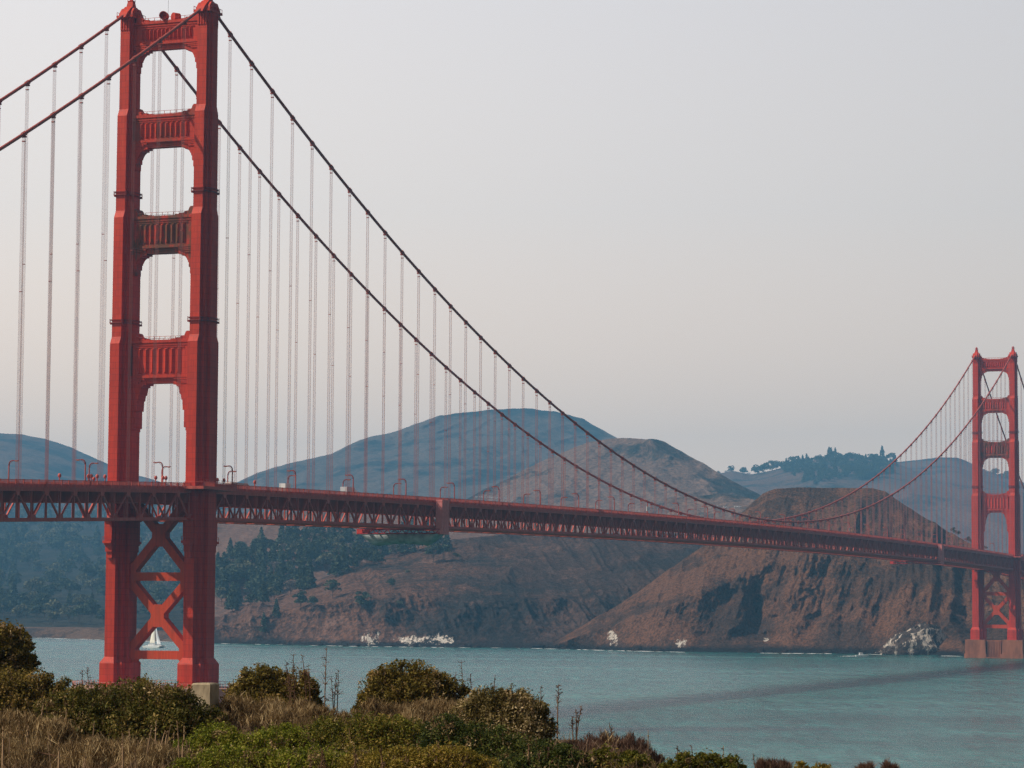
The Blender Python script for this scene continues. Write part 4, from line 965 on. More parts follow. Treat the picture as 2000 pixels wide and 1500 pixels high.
# ---------------------------------------------------------------- trees on the far slopes
def leaf_mat(name, c1, c2, c3=None, trans=0.25, sc=0.5):
    m, t, b = new_mat(name); setb(b, 0.7, 0.15)
    gi = N('ShaderNodeNewGeometry', t)
    f = noise(t, sc, 3, 0.6)
    ad = N('ShaderNodeMath', t, operation='MULTIPLY_ADD'); ad.inputs[1].default_value = 0.55
    t.links.new(gi.outputs['Random Per Island'], ad.inputs[0]); t.links.new(f, ad.inputs[2])
    c3 = c3 or c2; mid = tuple((x+y)/2 for x, y in zip(c1, c2))
    col = ramp(t, ad.outputs[0], [(0.36, c1), (0.68, mid), (0.88, c2), (1.0, c3)])
    t.links.new(col, b.inputs['Base Color'])
    tr = N('ShaderNodeBsdfTranslucent', t); t.links.new(col, tr.inputs['Color'])
    ms = N('ShaderNodeMixShader', t); ms.inputs[0].default_value = trans
    t.links.new(b.outputs[0], ms.inputs[1]); t.links.new(tr.outputs[0], ms.inputs[2])
    t.links.new(ms.outputs[0], t.nodes['Material Output'].inputs['Surface']); return m
def leaf_quads(P, Nrm, size, asp=0.55, rng=RNG, up=0.0):
    n_ = len(P); d = rng.normal(size=(n_, 3)); d += Nrm*0.5
    if up:                                     # slender upright blades and twigs
        b = rng.normal(size=(n_, 3))*0.5+Nrm*0.25; b[:, 2] = np.abs(b[:, 2])+up; b /= np.linalg.norm(b, axis=1, keepdims=True)
        a = np.cross(b, d); a /= np.linalg.norm(a, axis=1, keepdims=True)+1e-9
        s = (size*(0.5+1.0*rng.random(n_)))[:, None]
        return np.stack([P-a*s*asp, P+b*s, P+a*s*asp, P-b*s], 1).reshape(-1, 3), np.arange(4*n_).reshape(-1, 4)
    a = np.cross(d, rng.normal(size=(n_, 3))); a /= np.linalg.norm(a, axis=1, keepdims=True)+1e-9
    b = np.cross(d, a); b /= np.linalg.norm(b, axis=1, keepdims=True)+1e-9
    s = (size*(0.6+0.8*rng.random(n_)))[:, None]
    V = np.stack([P-a*s*asp, P-b*s*0.0+b*s, P+a*s*asp, P-b*s], 1)
    return V.reshape(-1, 3), np.arange(4*n_).reshape(-1, 4)
M_CONIF = leaf_mat('dark_evergreen_leaves', (0.012, 0.024, 0.016), (0.075, 0.098, 0.052), trans=0.1, sc=0.15)
M_BROAD = leaf_mat('olive_leaves', (0.040, 0.048, 0.028), (0.170, 0.165, 0.090), trans=0.1, sc=0.15)
M_BARE = leaf_mat('pale_brown_twigs', (0.10, 0.080, 0.068), (0.19, 0.15, 0.12), trans=0.1, sc=0.15)
M_BARK = simple('grey_brown_bark', (0.12, 0.085, 0.065), 0.3, 2.0, 0.9, 0.1, stretch=(1, 1, 0.2))
def tree_mesh(seed, H, W_, style):
    rg = np.random.default_rng(seed); V = []; F = []; off = 0; mi = []
    P = []; Nn = []
    if style == 'cone':
        for k in range(26):
            f = 0.12+0.86*(k/25); rad = W_/2*(1-f)**0.75*(0.75+0.5*rg.random())
            m_ = int(26*(1-f)+6)
            for q in range(m_):
                a = rg.random()*6.283; r_ = rad*(0.35+0.65*rg.random()**0.5); P.append((r_*math.cos(a), r_*math.sin(a), H*f-0.12*r_+rg.normal()*0.25)); Nn.append((math.cos(a), math.sin(a), 0.6))
    else:
        lumps = []
        for k in range(16):
            a = rg.random()*6.283; f = rg.random(); r_ = W_*0.36*math.sqrt(rg.random())
            zc = H*(0.42+0.46*f); r_ *= 1-0.5*max(0, f-0.5)
            lumps.append((r_*math.cos(a), r_*math.sin(a), zc, W_*(0.13+0.10*rg.random())))
        for (x, y, z, r_) in lumps:
            m_ = 46 if style != 'bare' else 26
            d = rg.normal(size=(m_, 3)); d /= np.linalg.norm(d, axis=1, keepdims=True)
            d[:, 2] = np.abs(d[:, 2])*0.9-0.15
            for q in d: P.append((x+q[0]*r_, y+q[1]*r_, z+q[2]*r_*0.8)); Nn.append(q)
    Vq, Fq = leaf_quads(np.array(P), np.array(Nn), H*0.055 if style == 'cone' else W_*0.062, 0.6, rg)
    crown = (Vq, Fq)
    mb = MB(); mb.tube([(0, 0, -1.5), (0.1, 0, H*0.3), (0.0, 0.15, H*(0.85 if style == 'cone' else 0.6))], [H*0.022, H*0.017, H*0.005], 6)
    if style != 'cone':
        for k in range(5):
            a = k*1.3+seed; mb.tube([(0, 0, H*0.25+k*0.3), (W_*0.2*math.cos(a), W_*0.2*math.sin(a), H*0.5), (W_*0.36*math.cos(a), W_*0.36*math.sin(a), H*0.72)], [H*0.012, H*0.008, H*0.003], 5)
    tm = mb.mesh('trunk'); setm(tm, [M_BARK])
    cm = mesh_np('crown', crown[0], crown[1]); setm(cm, [{'cone': M_CONIF, 'round': M_CONIF, 'olive': M_BROAD, 'bare': M_BARE}[style]])
    return tm, cm
TREES = {'cone': [tree_mesh(100+i, 17, 9.5, 'cone') for i in range(4)], 'round': [tree_mesh(200+i, 13, 12, 'round') for i in range(4)],
         'olive': [tree_mesh(300+i, 12, 13, 'olive') for i in range(4)], 'bare': [tree_mesh(400+i, 11, 10, 'bare') for i in range(2)]}
def tree(hillname, u, v, style, sc, label, group, cat='tree', name=None):
    p = on_hill(hillname, u, v)
    if hillname in ('ridge', 'far_ridge'): p[2] -= 3.2*sc
    tm, cm = random.choice(TREES[style])
    t = empty(name or {'cone': 'conifer', 'round': 'evergreen_tree', 'olive': 'broadleaf_tree', 'bare': 'bare_tree'}[style], tuple(p), None, random.random()*6.28)
    s = sc*random.uniform(0.88, 1.12); t.scale = (s, s, s*random.uniform(0.92, 1.12))
    put('crown', cm, t); put('trunk', tm, t)
    props(t, label, cat, group); return t
rt = random.Random(12)
GW = 'trees of the dense wood on the left slope'
LBL = {'cone': 'dark pointed evergreen in the dense wood across the water', 'round': 'dark rounded evergreen in the dense wood across the water', 'olive': 'olive green broadleaf tree in the dense wood across the water', 'bare': 'pale bare tree in the dense wood across the water'}
pts = []
def scatter(n_, test, u0, u1, v0, v1, mind):
    res = []; tries = 0
    while len(res) < n_ and tries < 20000:
        tries += 1; u = rt.uniform(u0, u1); v = rt.uniform(v0, v1)
        if not test(u, v): continue
        if all(abs(u-a)+2.0*abs(v-b) > mind for a, b in res): res.append((u, v))
    return res
# left wood behind the near tower
for u, v in scatter(285, lambda u, v: v < 1224, -60, 440, 990, 1226, 13):
    st = rt.choices(['olive', 'round', 'cone', 'bare'], [5, 5, 2, 0.6])[0]; tree('wooded_slope', u, v, st, rt.uniform(1.3, 1.9)*(1.0+0.75*(1226-v)/230), LBL[st], GW)
# wood on the spur right of the near tower
def spur(u, v):
    top = np.interp(u, [420, 470, 520, 560, 620, 700, 780, 860, 880], [1105, 1085, 1075, 1060, 1050, 1045, 1045, 1060, 1075])
    bot = np.interp(u, [420, 520, 590, 620, 700, 760, 800, 860, 880], [1200, 1185, 1165, 1150, 1115, 1095, 1085, 1078, 1085])
    return top < v < bot
for u, v in scatter(165, spur, 418, 880, 1040, 1208, 11):
    st = rt.choices(['cone', 'round', 'olive', 'bare'], [6, 4, 1, 0.8])[0]
    hn = 'hillside' if v > np.interp(u, [c[0] for c in cB_crest], [c[1] for c in cB_crest])+2 else 'valley_slope'
    tree(hn, u, v, st, rt.uniform(1.1, 1.75), LBL[st].replace('across the water', 'right of the near tower'), 'trees of the dense wood right of the near tower')
for u, v, st, sc, lb in ((515, 1236, 'cone', 0.95, 'lone dark conifer low on the slope nearest the water'), (540, 1205, 'cone', 1.0, 'dark conifer between the lone low one and the wood'), (588, 1192, 'round', 1.3, 'broad dark evergreen at the lower edge of the wood'), (612, 1190, 'round', 0.8, 'small round evergreen beside the broad one at the wood edge'),
      (650, 1168, 'round', 1.35, 'round dark evergreen left of the pink rock outcrop'), (766, 1152, 'round', 0.9, 'small round evergreen right of the pink rock outcrop'), (707, 1196, 'round', 1.25, 'broad dark evergreen below the pink rock outcrop'), (780, 1184, 'olive', 0.55, 'very small bush tree below and right of the outcrop'),
      (846, 1098, 'round', 1.5, 'big round evergreen under the platform enclosure'), (866, 1095, 'round', 1.1, 'evergreen just right of the biggest one under the platform enclosure'), (893, 1094, 'olive', 0.7, 'small tree alone on the scrub right of the wood'), (702, 1110, 'round', 1.2, 'evergreen at the wood edge above the pink rock'), (738, 1110, 'round', 1.25, 'evergreen at the wood edge right of the outcrop top'), (806, 1080, 'cone', 0.8, 'small conifer on the ridge under the tarp'), (795, 1122, 'olive', 0.45, 'low bush on the pale rocks under the tarp')):
    tree('hillside', u, v, st, sc, lb, None)
# far skyline wood
for i in range(190):
    u = rt.uniform(1530, 1752); v = np.interp(u, [1500, 1570, 1640, 1700, 1750], [921, 904, 892, 894, 903])+rt.random()**1.1*48*np.interp(u, [1530, 1590, 1700, 1750], [0.15, 1, 1, 0.4])
    if u > 1715 and v < 905: v = 906
    st = rt.choices(['cone', 'round'], [1, 2])[0]; tree('ridge', u, v, st, rt.uniform(1.3, 2.2), 'dark tree in the hazy wood on the far right ridge', 'trees of the wood on the far right ridge')
for u, v, st, sc, lb in ((1481, 928, 'round', 1.7, 'left tree of the gap clump on the far saddle'), (1490, 926, 'round', 1.8, 'middle tree of the gap clump on the far saddle'), (1507, 920, 'olive', 1.9, 'open crowned tree right of the gap clump'), (1516, 917, 'olive', 1.8, 'second open crowned tree right of the gap clump'), (1552, 905, 'olive', 1.9, 'flat topped tree leaning over the left rise of the far ridge'),
      (1725, 897, 'cone', 1.6, 'pointed conifer at the right end of the far wood'), (1742, 899, 'round', 1.4, 'last low tree at the right end of the far wood'), (1430, 921, 'round', 1.4, 'lone round tree beside the small white house'), (1402, 928, 'round', 0.8, 'small tree at the left end of the far saddle'), (1451, 928, 'round', 1.3, 'low tree right of the small white house'),
      (1618, 894, 'cone', 1.6, 'tallest tree of the far ridge wood'), (1630, 892, 'round', 1.6, 'broad tree beside the tallest on the far ridge')):
    tree('ridge', u, v, st, sc*1.5, lb, None)
for i in range(9):
    u = rt.uniform(1945, 1975); tree('far_ridge', u, np.interp(u, [1930, 1960, 2000], [919, 930, 942])+2, 'olive', rt.uniform(1.5, 2.2), 'tiny hazy tree on the skyline seen inside the far tower', 'tiny skyline trees inside the far tower')
# scrub bushes on the back slope of the headland
for i in range(12):
    u = rt.uniform(1860, 1925); v = np.interp(u, [c[0] for c in cA_crest], [c[1] for c in cA_crest])+rt.uniform(0, 5)
    tree('headland', u, v, 'round', rt.uniform(0.22, 0.42), 'small dark bush on the headland crest beside the far tower', 'bushes on the headland crest', 'bush', 'bush')
# house and parked cars far away
def house(u, v, D, wd, label):
    p = at_dist(np.array(float(u)), np.array(float(v)), D); t = empty('house', (p[0], p[1], p[2]-2), None, -YAW)
    b = MB(); b.box(-wd/2, wd/2, -4, 4, -3, 5); b.obj('wall', M_WHITE, t)
    b = MB(); b.prism_yz([(-4.6, 5), (4.6, 5), (0, 8)], -wd/2-.5, wd/2+.5); b.obj('roof', simple('grey_roof', (0.35, 0.33, 0.32)), t)
    for x in np.linspace(-wd/2+2, wd/2-2, 3): b = MB(); b.box(x-0.7, x+0.7, -4.06, -4, 1, 3); b.obj('window', M_GLASS, t)
    props(t, label, 'house')
house(1421, 923, 7890, 16, 'small white house on the far saddle under a lone tree')
house(1462, 927, 7890, 10, 'tiny pale house right of the white one on the far saddle')
for i, u in enumerate((922, 928, 937, 943, 952, 960, 968, 975, 985, 1393, 1400, 1417, 1438, 1443)):
    v = 972.5+(u-920)*0.04 if u < 1100 else 992.0
    p = on_hill('shoulder_hill' if u < 1100 else 'knoll', u, v)
    b = MB(); b.prism_xz([(-2.6, .3), (2.6, .3), (2.6, 1.1), (1.4, 1.3), (0.7, 2.1), (-1.8, 2.1), (-2.5, 1.3)], -1.0, 1.0); b.box(-1.7, 0.8, -1.02, 1.02, 1.35, 1.9, 1)
    for x in (-1.6, 1.6): b.tube([(x, -1.03, .4), (x, 1.03, .4)], .4, 10, 1)
    o = b.obj('parked_car', [M_WHITE, M_GLASS]); o.location = (p[0], p[1], p[2]+1.0); o.rotation_euler = (0, 0, -YAW)
    props(o, 'tiny white car on the hillside road behind the left half of the deck' if u < 1100 else 'tiny white car on the hillside road near the cable low point', 'car', 'cars on the hillside road left' if u < 1100 else 'cars on the hillside road right')

# ---------------------------------------------------------------- near bluff
def ground_z(d, a):                            # d metres from the camera, a = azimuth offset (rad, + = right)
    u = 1000+FPX*np.tan(np.clip(a, -1.2, 1.2))
    edge = np.interp(u, [-4000, -300, 450, 650, 950, 1130, 1230, 1320, 1500, 2000, 6000], [95, 90, 72, 66, 62, 54, 46, 38, 34, 30, 28])
    z = CAM[2]-1.7-0.0185*d
    over = np.clip(d-edge, 0, None); z = z-0.5*over-np.minimum(over, 8)**2*0.02
    return np.maximum(z, -3.0)
dd = np.concatenate([np.linspace(0.5, 110, 150), np.linspace(112, 220, 40)]); aa = np.linspace(-1.3, 1.3, 260)
DD, AA = np.meshgrid(dd, aa, indexing='ij')
ZZ = ground_z(DD, AA); X = CAM[0]+DD*np.sin(YAW+AA); Y = CAM[1]+DD*np.cos(YAW+AA)
ZZ = ZZ+(fbm(X/3.0, Y/3.0, 4, 131)-0.5)*0.35*(ZZ > 20)
idx = np.arange(DD.size).reshape(DD.shape)
F = np.stack([idx[:-1, :-1], idx[:-1, 1:], idx[1:, 1:], idx[1:, :-1]], -1).reshape(-1, 4)
M_SOIL = hill_mat('dry_soil', (0.22, 0.15, 0.10), (0.10, 0.07, 0.045), (0.2, 0.15, 0.1), 0.3, 3.0, 0.5, grain=0.5)
props(link('ground', mesh_np('ground', np.stack([X, Y, ZZ], -1).reshape(-1, 3), F, True), M_SOIL), kind='structure')
def gpos(u, d):
    a = math.atan((u-1000)/FPX); z = float(ground_z(np.array(d), np.array(a)))
    return np.array((CAM[0]+d*math.sin(YAW+a), CAM[1]+d*math.cos(YAW+a), z))
# concrete post
pp = gpos(408, 58.0); top = at_dist(np.array(409.0), np.array(1334.0), 58.0)[2]
b = MB(); hw = 0.215
b.loft([[(-s, -s, z), (s, -s, z), (s, s, z), (-s, s, z)] for s, z in ((hw, pp[2]-0.4), (hw, top-0.03), (hw-0.03, top))])
o = b.obj('concrete_post', simple('mossy_concrete', (0.36, 0.29, 0.19), 0.35, 5.0, 0.95, 0.05, stretch=(1, 1, 0.35), bmp=0.3))
o.location = (pp[0], pp[1], 0); o.rotation_euler = (0, 0, YAW*-1+R(70)); props(o, 'square weathered concrete post standing among bushes at the bluff edge', 'post')

# bushes
M_STEM = simple('dry_brown_stem', (0.16, 0.09, 0.055), 0.35, 6.0, 0.9, 0.05)
M_STALK = simple('straw_stalk', (0.36, 0.24, 0.14), 0.3, 5.0, 0.9, 0.05)
BM = {'olive': leaf_mat('olive_brown_leaves', (0.046, 0.037, 0.007), (0.190, 0.142, 0.020), (0.36, 0.23, 0.07), sc=1.0),
      'dark': leaf_mat('dark_shrub_leaves', (0.026, 0.028, 0.005), (0.130, 0.120, 0.018), (0.30, 0.21, 0.06), sc=1.0),
      'deep': leaf_mat('deep_green_leaves', (0.016, 0.026, 0.005), (0.068, 0.088, 0.014), (0.15, 0.15, 0.03), sc=1.0),
      'green': leaf_mat('bright_green_leaves', (0.045, 0.062, 0.004), (0.195, 0.215, 0.012), (0.34, 0.29, 0.05), sc=1.0),
      'mid': leaf_mat('moss_green_leaves', (0.036, 0.044, 0.005), (0.145, 0.142, 0.012), (0.30, 0.21, 0.045), sc=1.0),
      'yellow': leaf_mat('yellow_green_leaves', (0.075, 0.070, 0.009), (0.27, 0.20, 0.024), (0.40, 0.26, 0.06), sc=1.2),
      'flower': leaf_mat('pale_flowering_leaves', (0.050, 0.042, 0.010), (0.19, 0.140, 0.04), (0.58, 0.44, 0.24), sc=1.4),
      'russet': leaf_mat('russet_leaves', (0.060, 0.032, 0.022), (0.180, 0.100, 0.070), (0.25, 0.17, 0.12), sc=1.4),
      'dry': leaf_mat('dry_brown_leaves', (0.050, 0.032, 0.014), (0.28, 0.18, 0.078), (0.64, 0.48, 0.25), sc=1.0)}
def bush(d, blobs, style, n_, size, label, stems=14, name='bush', spiky=0.0, seed=0, depth=0.9, tuft=1.0):
    """blobs: (u centre, v top, half width px, height px)"""
    rg = np.random.default_rng(500+seed); px = d/FPX
    uc = sum(b[0] for b in blobs)/len(blobs); base = gpos(uc, d)
    lat = np.array((math.cos(YAW), -math.sin(YAW), 0)); dep = np.array((math.sin(YAW), math.cos(YAW), 0))
    P = []; Nn = []; area = sum(b[2]*b[3] for b in blobs); SZ = []; MI = []; SH = []; dead = {'dry': 0, 'flower': 0.05, 'russet': 0.1}.get(style, 0.11)
    for (u, vt, hw_, hp) in blobs:
        ztop = float(at_dist(np.array(float(u)), np.array(float(vt)), d)[2])-base[2]; H = hp*px; rx = hw_*px; ry = rx*depth; cz = ztop-H*0.5
        cx = (u-uc)*px; nl = max(14, int(90*hw_*hp/9000)); share = n_*hw_*hp/area
        k = rg.normal(size=(nl, 3)); k /= np.linalg.norm(k, axis=1, keepdims=True); k[:, 2] = np.where(k[:, 2] < -0.5, -k[:, 2], k[:, 2])
        k *= (0.55+0.45*rg.random((nl, 1))**0.5)*(0.88+0.20*rg.random((nl, 1)))
        for q in k:
            c = np.array((cx+q[0]*rx, q[1]*ry, cz+q[2]*H*0.52)); lr = (0.16+0.13*rg.random())*min(rx, H)*tuft; m_ = max(8, int(share/nl*(0.6+0.8*rg.random())))
            e_ = rg.normal(size=(m_, 3)); e_ /= np.linalg.norm(e_, axis=1, keepdims=True); e_ *= rg.random((m_, 1))**0.38
            if spiky: e_[:, 2] += np.abs(rg.normal(size=m_))*spiky
            P.append(c+e_*lr*np.array((1, 1, 0.95))); Nn.append(e_+np.array((0, 0, 0.35)))
            SZ.append(np.full(m_, rg.uniform(0.65, 1.35))); MI.append(np.full(m_, 1 if rg.random() < dead else 0))
        m_ = int(share*0.35)                   # inner leaves so the crown is not hollow
        e_ = rg.normal(size=(m_, 3)); e_ /= np.linalg.norm(e_, axis=1, keepdims=True); e_ *= 0.85*rg.random((m_, 1))**0.4
        P.append(np.stack([cx+e_[:, 0]*rx, e_[:, 1]*ry, cz+e_[:, 2]*H*0.5], 1)); Nn.append(e_); SZ.append(np.ones(m_)); MI.append((rg.random(m_) < 0.25).astype(int))
        m_ = int(share*0.03)                   # stray sprigs past the outline
        e_ = rg.normal(size=(m_, 3)); e_ /= np.linalg.norm(e_, axis=1, keepdims=True); e_[:, 2] = np.abs(e_[:, 2]); e_ *= 1.0+0.14*rg.random((m_, 1))
        P.append(np.stack([cx+e_[:, 0]*rx, e_[:, 1]*ry, cz+e_[:, 2]*H*0.55], 1)); Nn.append(e_); SZ.append(np.ones(m_)); MI.append(np.zeros(m_, int))
        for q in range(max(10, int(60*hw_*hp/9000))):      # leafy shoots breaking the outline
            e_ = rg.normal(size=3); e_ /= np.linalg.norm(e_); e_[2] = abs(e_[2]); o_ = np.array((cx+e_[0]*rx*0.95, e_[1]*ry*0.95, cz+e_[2]*H*0.5))
            dv = e_*0.5+np.array((0, 0, 0.9))+rg.normal(size=3)*0.35; dv /= np.linalg.norm(dv); L_ = rg.uniform(0.05, 0.20)*min(rx, H)*1.3; m_ = 14
            f_ = rg.random(m_)[:, None]; P.append(o_+dv*L_*f_+rg.normal(size=(m_, 3))*size*0.5); Nn.append(np.tile(dv, (m_, 1))); SZ.append(np.full(m_, 0.8)); MI.append(np.full(m_, 1 if rg.random() < dead else 0))
            SH.append((o_-dv*0.1, o_+dv*L_))
    P = np.concatenate(P); Nn = np.concatenate(Nn); SZ = np.concatenate(SZ); MI = np.concatenate(MI)
    W3 = P[:, :1]*lat+P[:, 1:2]*dep+np.array((0, 0, 1))*P[:, 2:3]
    tw = style in ('dry', 'russet')
    Vq, Fq = leaf_quads(W3, Nn, size*SZ*(4.2 if tw else 1), 0.055 if tw else 0.42, rg, 0.55 if tw else 0.0)
    sp_ = np.array(SH); p0 = sp_[:, 0, :1]*lat+sp_[:, 0, 1:2]*dep+np.array((0, 0, 1))*sp_[:, 0, 2:3]; p1 = sp_[:, 1, :1]*lat+sp_[:, 1, 1:2]*dep+np.array((0, 0, 1))*sp_[:, 1, 2:3]
    sd2 = rg.normal(size=p0.shape); sd2 /= np.linalg.norm(sd2, axis=1, keepdims=True)
    tv = np.stack([p0-sd2*0.007, p0+sd2*0.007, p1+sd2*0.003, p1-sd2*0.003], 1).reshape(-1, 3)
    Fq = np.concatenate([Fq, np.arange(len(tv)).reshape(-1, 4)+len(Vq)]); Vq = np.concatenate([Vq, tv]); MI = np.concatenate([MI, np.full(len(sp_), 2)])
    t = empty(name, tuple(base)); link('foliage', mesh_np('foliage', Vq, Fq, False, MI), [BM[style], BM['dry'], M_STEM], t)
    b = MB()
    for k in range(stems):
        q = P[rg.integers(len(P))]; end = q[0]*lat+q[1]*dep+np.array((0, 0, q[2])); root = end*np.array((0.12, 0.12, 0))+np.array((0, 0, -0.1))
        mid = root*0.5+end*0.5+rg.normal(size=3)*0.06; b.tube([root, mid, end], [0.018, 0.013, 0.004], 4)
    b.obj('stem', M_STEM, t); props(t, label, 'bush'); return t
BUSHES = [
 (82, [(-20, 1215, 60, 130), (25, 1222, 45, 110), (50, 1255, 26, 75), (68, 1277, 16, 40), (10, 1290, 60, 60)], 'olive', 13000, 0.055, 'tall dark tree like shrub at the left edge of the view', 20, 1, 0.9),
 (66, [(-10, 1308, 90, 120), (60, 1318, 70, 110), (115, 1328, 55, 100), (20, 1345, 110, 100)], 'olive', 26000, 0.038, 'wide olive brown thicket below the tall shrub at the left edge', 14, 2, 0.9),
 (47, [(190, 1345, 75, 115), (270, 1338, 90, 130), (340, 1346, 70, 130), (400, 1382, 55, 110), (130, 1362, 60, 105), (300, 1370, 120, 115), (200, 1385, 90, 90)], 'dark', 52000, 0.027, 'broad dark bush covering the foot of the near tower', 16, 3, 0.9),
 (62, [(520, 1308, 62, 112), (570, 1312, 58, 115), (480, 1338, 45, 90), (612, 1345, 28, 85), (545, 1345, 85, 85)], 'olive', 30000, 0.036, 'olive brown dome bush just right of the concrete post', 22, 4, 0.9),
 (60, [(800, 1299, 70, 110), (760, 1312, 55, 100), (850, 1318, 55, 100), (890, 1330, 35, 80), (722, 1365, 26, 45), (800, 1335, 90, 80)], 'olive', 34000, 0.034, 'tall rounded olive bush in the centre of the bluff', 26, 5, 0.9),
 (46, [(960, 1350, 62, 115), (1010, 1352, 60, 125), (1050, 1375, 36, 105), (915, 1375, 40, 100), (990, 1380, 95, 105)], 'flower', 40000, 0.025, 'rounded bush with pale cream flowers, right of the tall olive one', 14, 6, 0.9),
 (42, [(560, 1422, 64, 100), (500, 1436, 70, 95), (430, 1418, 60, 115), (378, 1448, 48, 80), (455, 1450, 90, 80)], 'green', 34000, 0.022, 'low bright green bush below the concrete post', 6, 7, 1.2),
 (43, [(640, 1412, 74, 100), (720, 1402, 74, 105), (790, 1408, 66, 100), (690, 1440, 110, 80)], 'mid', 36000, 0.023, 'low moss green bush below the centre of the bluff', 6, 8, 1.2),
 (41, [(880, 1406, 64, 120), (950, 1418, 74, 120), (1020, 1440, 64, 100), (1075, 1452, 50, 90), (960, 1450, 110, 80)], 'deep', 42000, 0.022, 'deep green low bush below the flowering one', 6, 9, 1.2),
 (37, [(1110, 1462, 46, 80), (1065, 1478, 56, 70), (1010, 1480, 60, 70)], 'deep', 16000, 0.020, 'small deep green bush right of the larger deep green one', 4, 10, 1.2),
 (46, [(1180, 1438, 50, 90), (1235, 1442, 42, 80), (1140, 1450, 44, 80), (1275, 1470, 26, 50), (1210, 1460, 70, 60)], 'russet', 14000, 0.018, 'thin russet twiggy bush at the right end of the bluff', 56, 11, 1.2),
 (39, [(1185, 1460, 34, 70), (1240, 1472, 42, 60), (1140, 1474, 36, 60)], 'mid', 14000, 0.020, 'yellow tipped green bush in front of the russet twigs', 4, 12, 1.2),
 (34, [(800, 1466, 74, 80), (880, 1458, 64, 90), (735, 1474, 66, 70), (930, 1478, 50, 60)], 'yellow', 26000, 0.018, 'yellow green bush at the bottom edge below the centre', 6, 13, 1.2),
 (35, [(620, 1464, 84, 80), (540, 1470, 76, 70), (455, 1466, 76, 80), (390, 1480, 50, 60)], 'green', 28000, 0.018, 'bright green bush along the bottom edge left of the yellow one', 6, 14, 1.2),
 (37, [(1345, 1472, 30, 60), (1385, 1468, 28, 60), (1425, 1478, 32, 50), (1318, 1484, 28, 40)], 'mid', 14000, 0.018, 'low green bush at the bottom edge over the water', 10, 15, 1.2),
 (35, [(1500, 1489, 22, 30), (1530, 1494, 16, 24)], 'russet', 3000, 0.016, 'small dark red sprigs at the bottom edge over the water', 14, 21, 1.2),
 (34, [(1566, 1489, 16, 40), (1605, 1494, 22, 30)], 'yellow', 2600, 0.016, 'small yellow tuft at the bottom edge over the water', 6, 22, 1.2),
 (34, [(1690, 1495, 16, 26), (1735, 1496, 16, 24)], 'russet', 2400, 0.016, 'small brown sprigs farthest right at the bottom edge', 12, 23, 1.2),
 (48, [(650, 1385, 34, 70), (690, 1392, 30, 60), (610, 1388, 40, 70)], 'dry', 6000, 0.018, 'sparse dry brown bush in the gap between the two domes', 44, 16, 1.2),
 (57, [(740, 1372, 40, 70), (820, 1376, 60, 70), (880, 1370, 40, 70)], 'dry', 12000, 0.020, 'dry brown skirt of twigs under the tall rounded olive bush', 60, 17, 1.2),
 (58, [(470, 1362, 40, 70), (540, 1372, 60, 70), (600, 1372, 40, 60)], 'dry', 11000, 0.020, 'dry brown skirt of twigs under the dome bush by the post', 60, 18, 1.2),
 (42, [(20, 1405, 90, 100), (105, 1415, 60, 90), (60, 1440, 110, 80)], 'dry', 26000, 0.020, 'dry brown brush at the lower left', 60, 19, 1.2),
 (38, [(180, 1452, 80, 80), (280, 1456, 80, 80), (60, 1462, 90, 70), (345, 1468, 40, 60)], 'dry', 22000, 0.016, 'low tangled dry brush along the bottom left edge', 70, 20, 1.2),
]
for (d, bl, st, n_, sz, lb, stm, sdd, dpt) in BUSHES: bush(d, bl, st, n_, sz, lb, stm, seed=sdd, depth=dpt)

# tall dry weeds
def weed(u, vtop, d, style, label, nst=1, seed=0, spread=0.12, name='dry_weed'):
    rg = np.random.default_rng(900+seed); base = gpos(u, d); H = float(at_dist(np.array(float(u)), np.array(float(vtop)), d)[2])-base[2]
    t = empty(name, tuple(base)); b = MB(); P = []
    for k in range(nst):
        h = H*(1 if k == 0 else rg.uniform(0.55, 0.95)); bend = rg.normal(size=2)*spread*h*0.5; r0 = rg.normal(size=2)*0.08*(nst > 1)
        pts_ = [np.array((r0[0]+bend[0]*f*f, r0[1]+bend[1]*f*f, h*f-0.05)) for f in (0, .25, .5, .75, 1.0)]
        b.tube(pts_, [0.016, 0.014, 0.012, 0.009, 0.005], 4)
        for q in range(20 if style != 'straw' else 5):
            f = rg.uniform(0.55, 1.0) if style != 'straw' else rg.uniform(0.75, 1)
            p0 = np.array((r0[0]+bend[0]*f*f, r0[1]+bend[1]*f*f, h*f-0.05)); dv = rg.normal(size=3); dv[2] = abs(dv[2])*0.8
            l_ = (0.20 if style == 'branch' else 0.06)*h*(1.15-f)+0.02; p1 = p0+dv/np.linalg.norm(dv)*l_
            b.tube([p0, p1], [0.007, 0.003], 3); P += [p0*(1-g)+p1*g for g in rg.random(5)]
    b.obj('stem', M_STALK if style == 'straw' else M_STEM, t)
    P = np.array(P); Vq, Fq = leaf_quads(P, np.zeros_like(P), 0.014 if style != 'straw' else 0.018, 0.5, rg)
    link('seed_head', mesh_np('seed_head', Vq, Fq), BM['dry'] if style == 'straw' or 'tan' in label else BM['russet'], t)
    props(t, label, 'weed', 'tan plumes along the bottom edge' if 'tan brown seed' in label else 'thin straw stalks on the bluff' if 'thin dry straw' in label else 'tall dry weeds on the bluff')
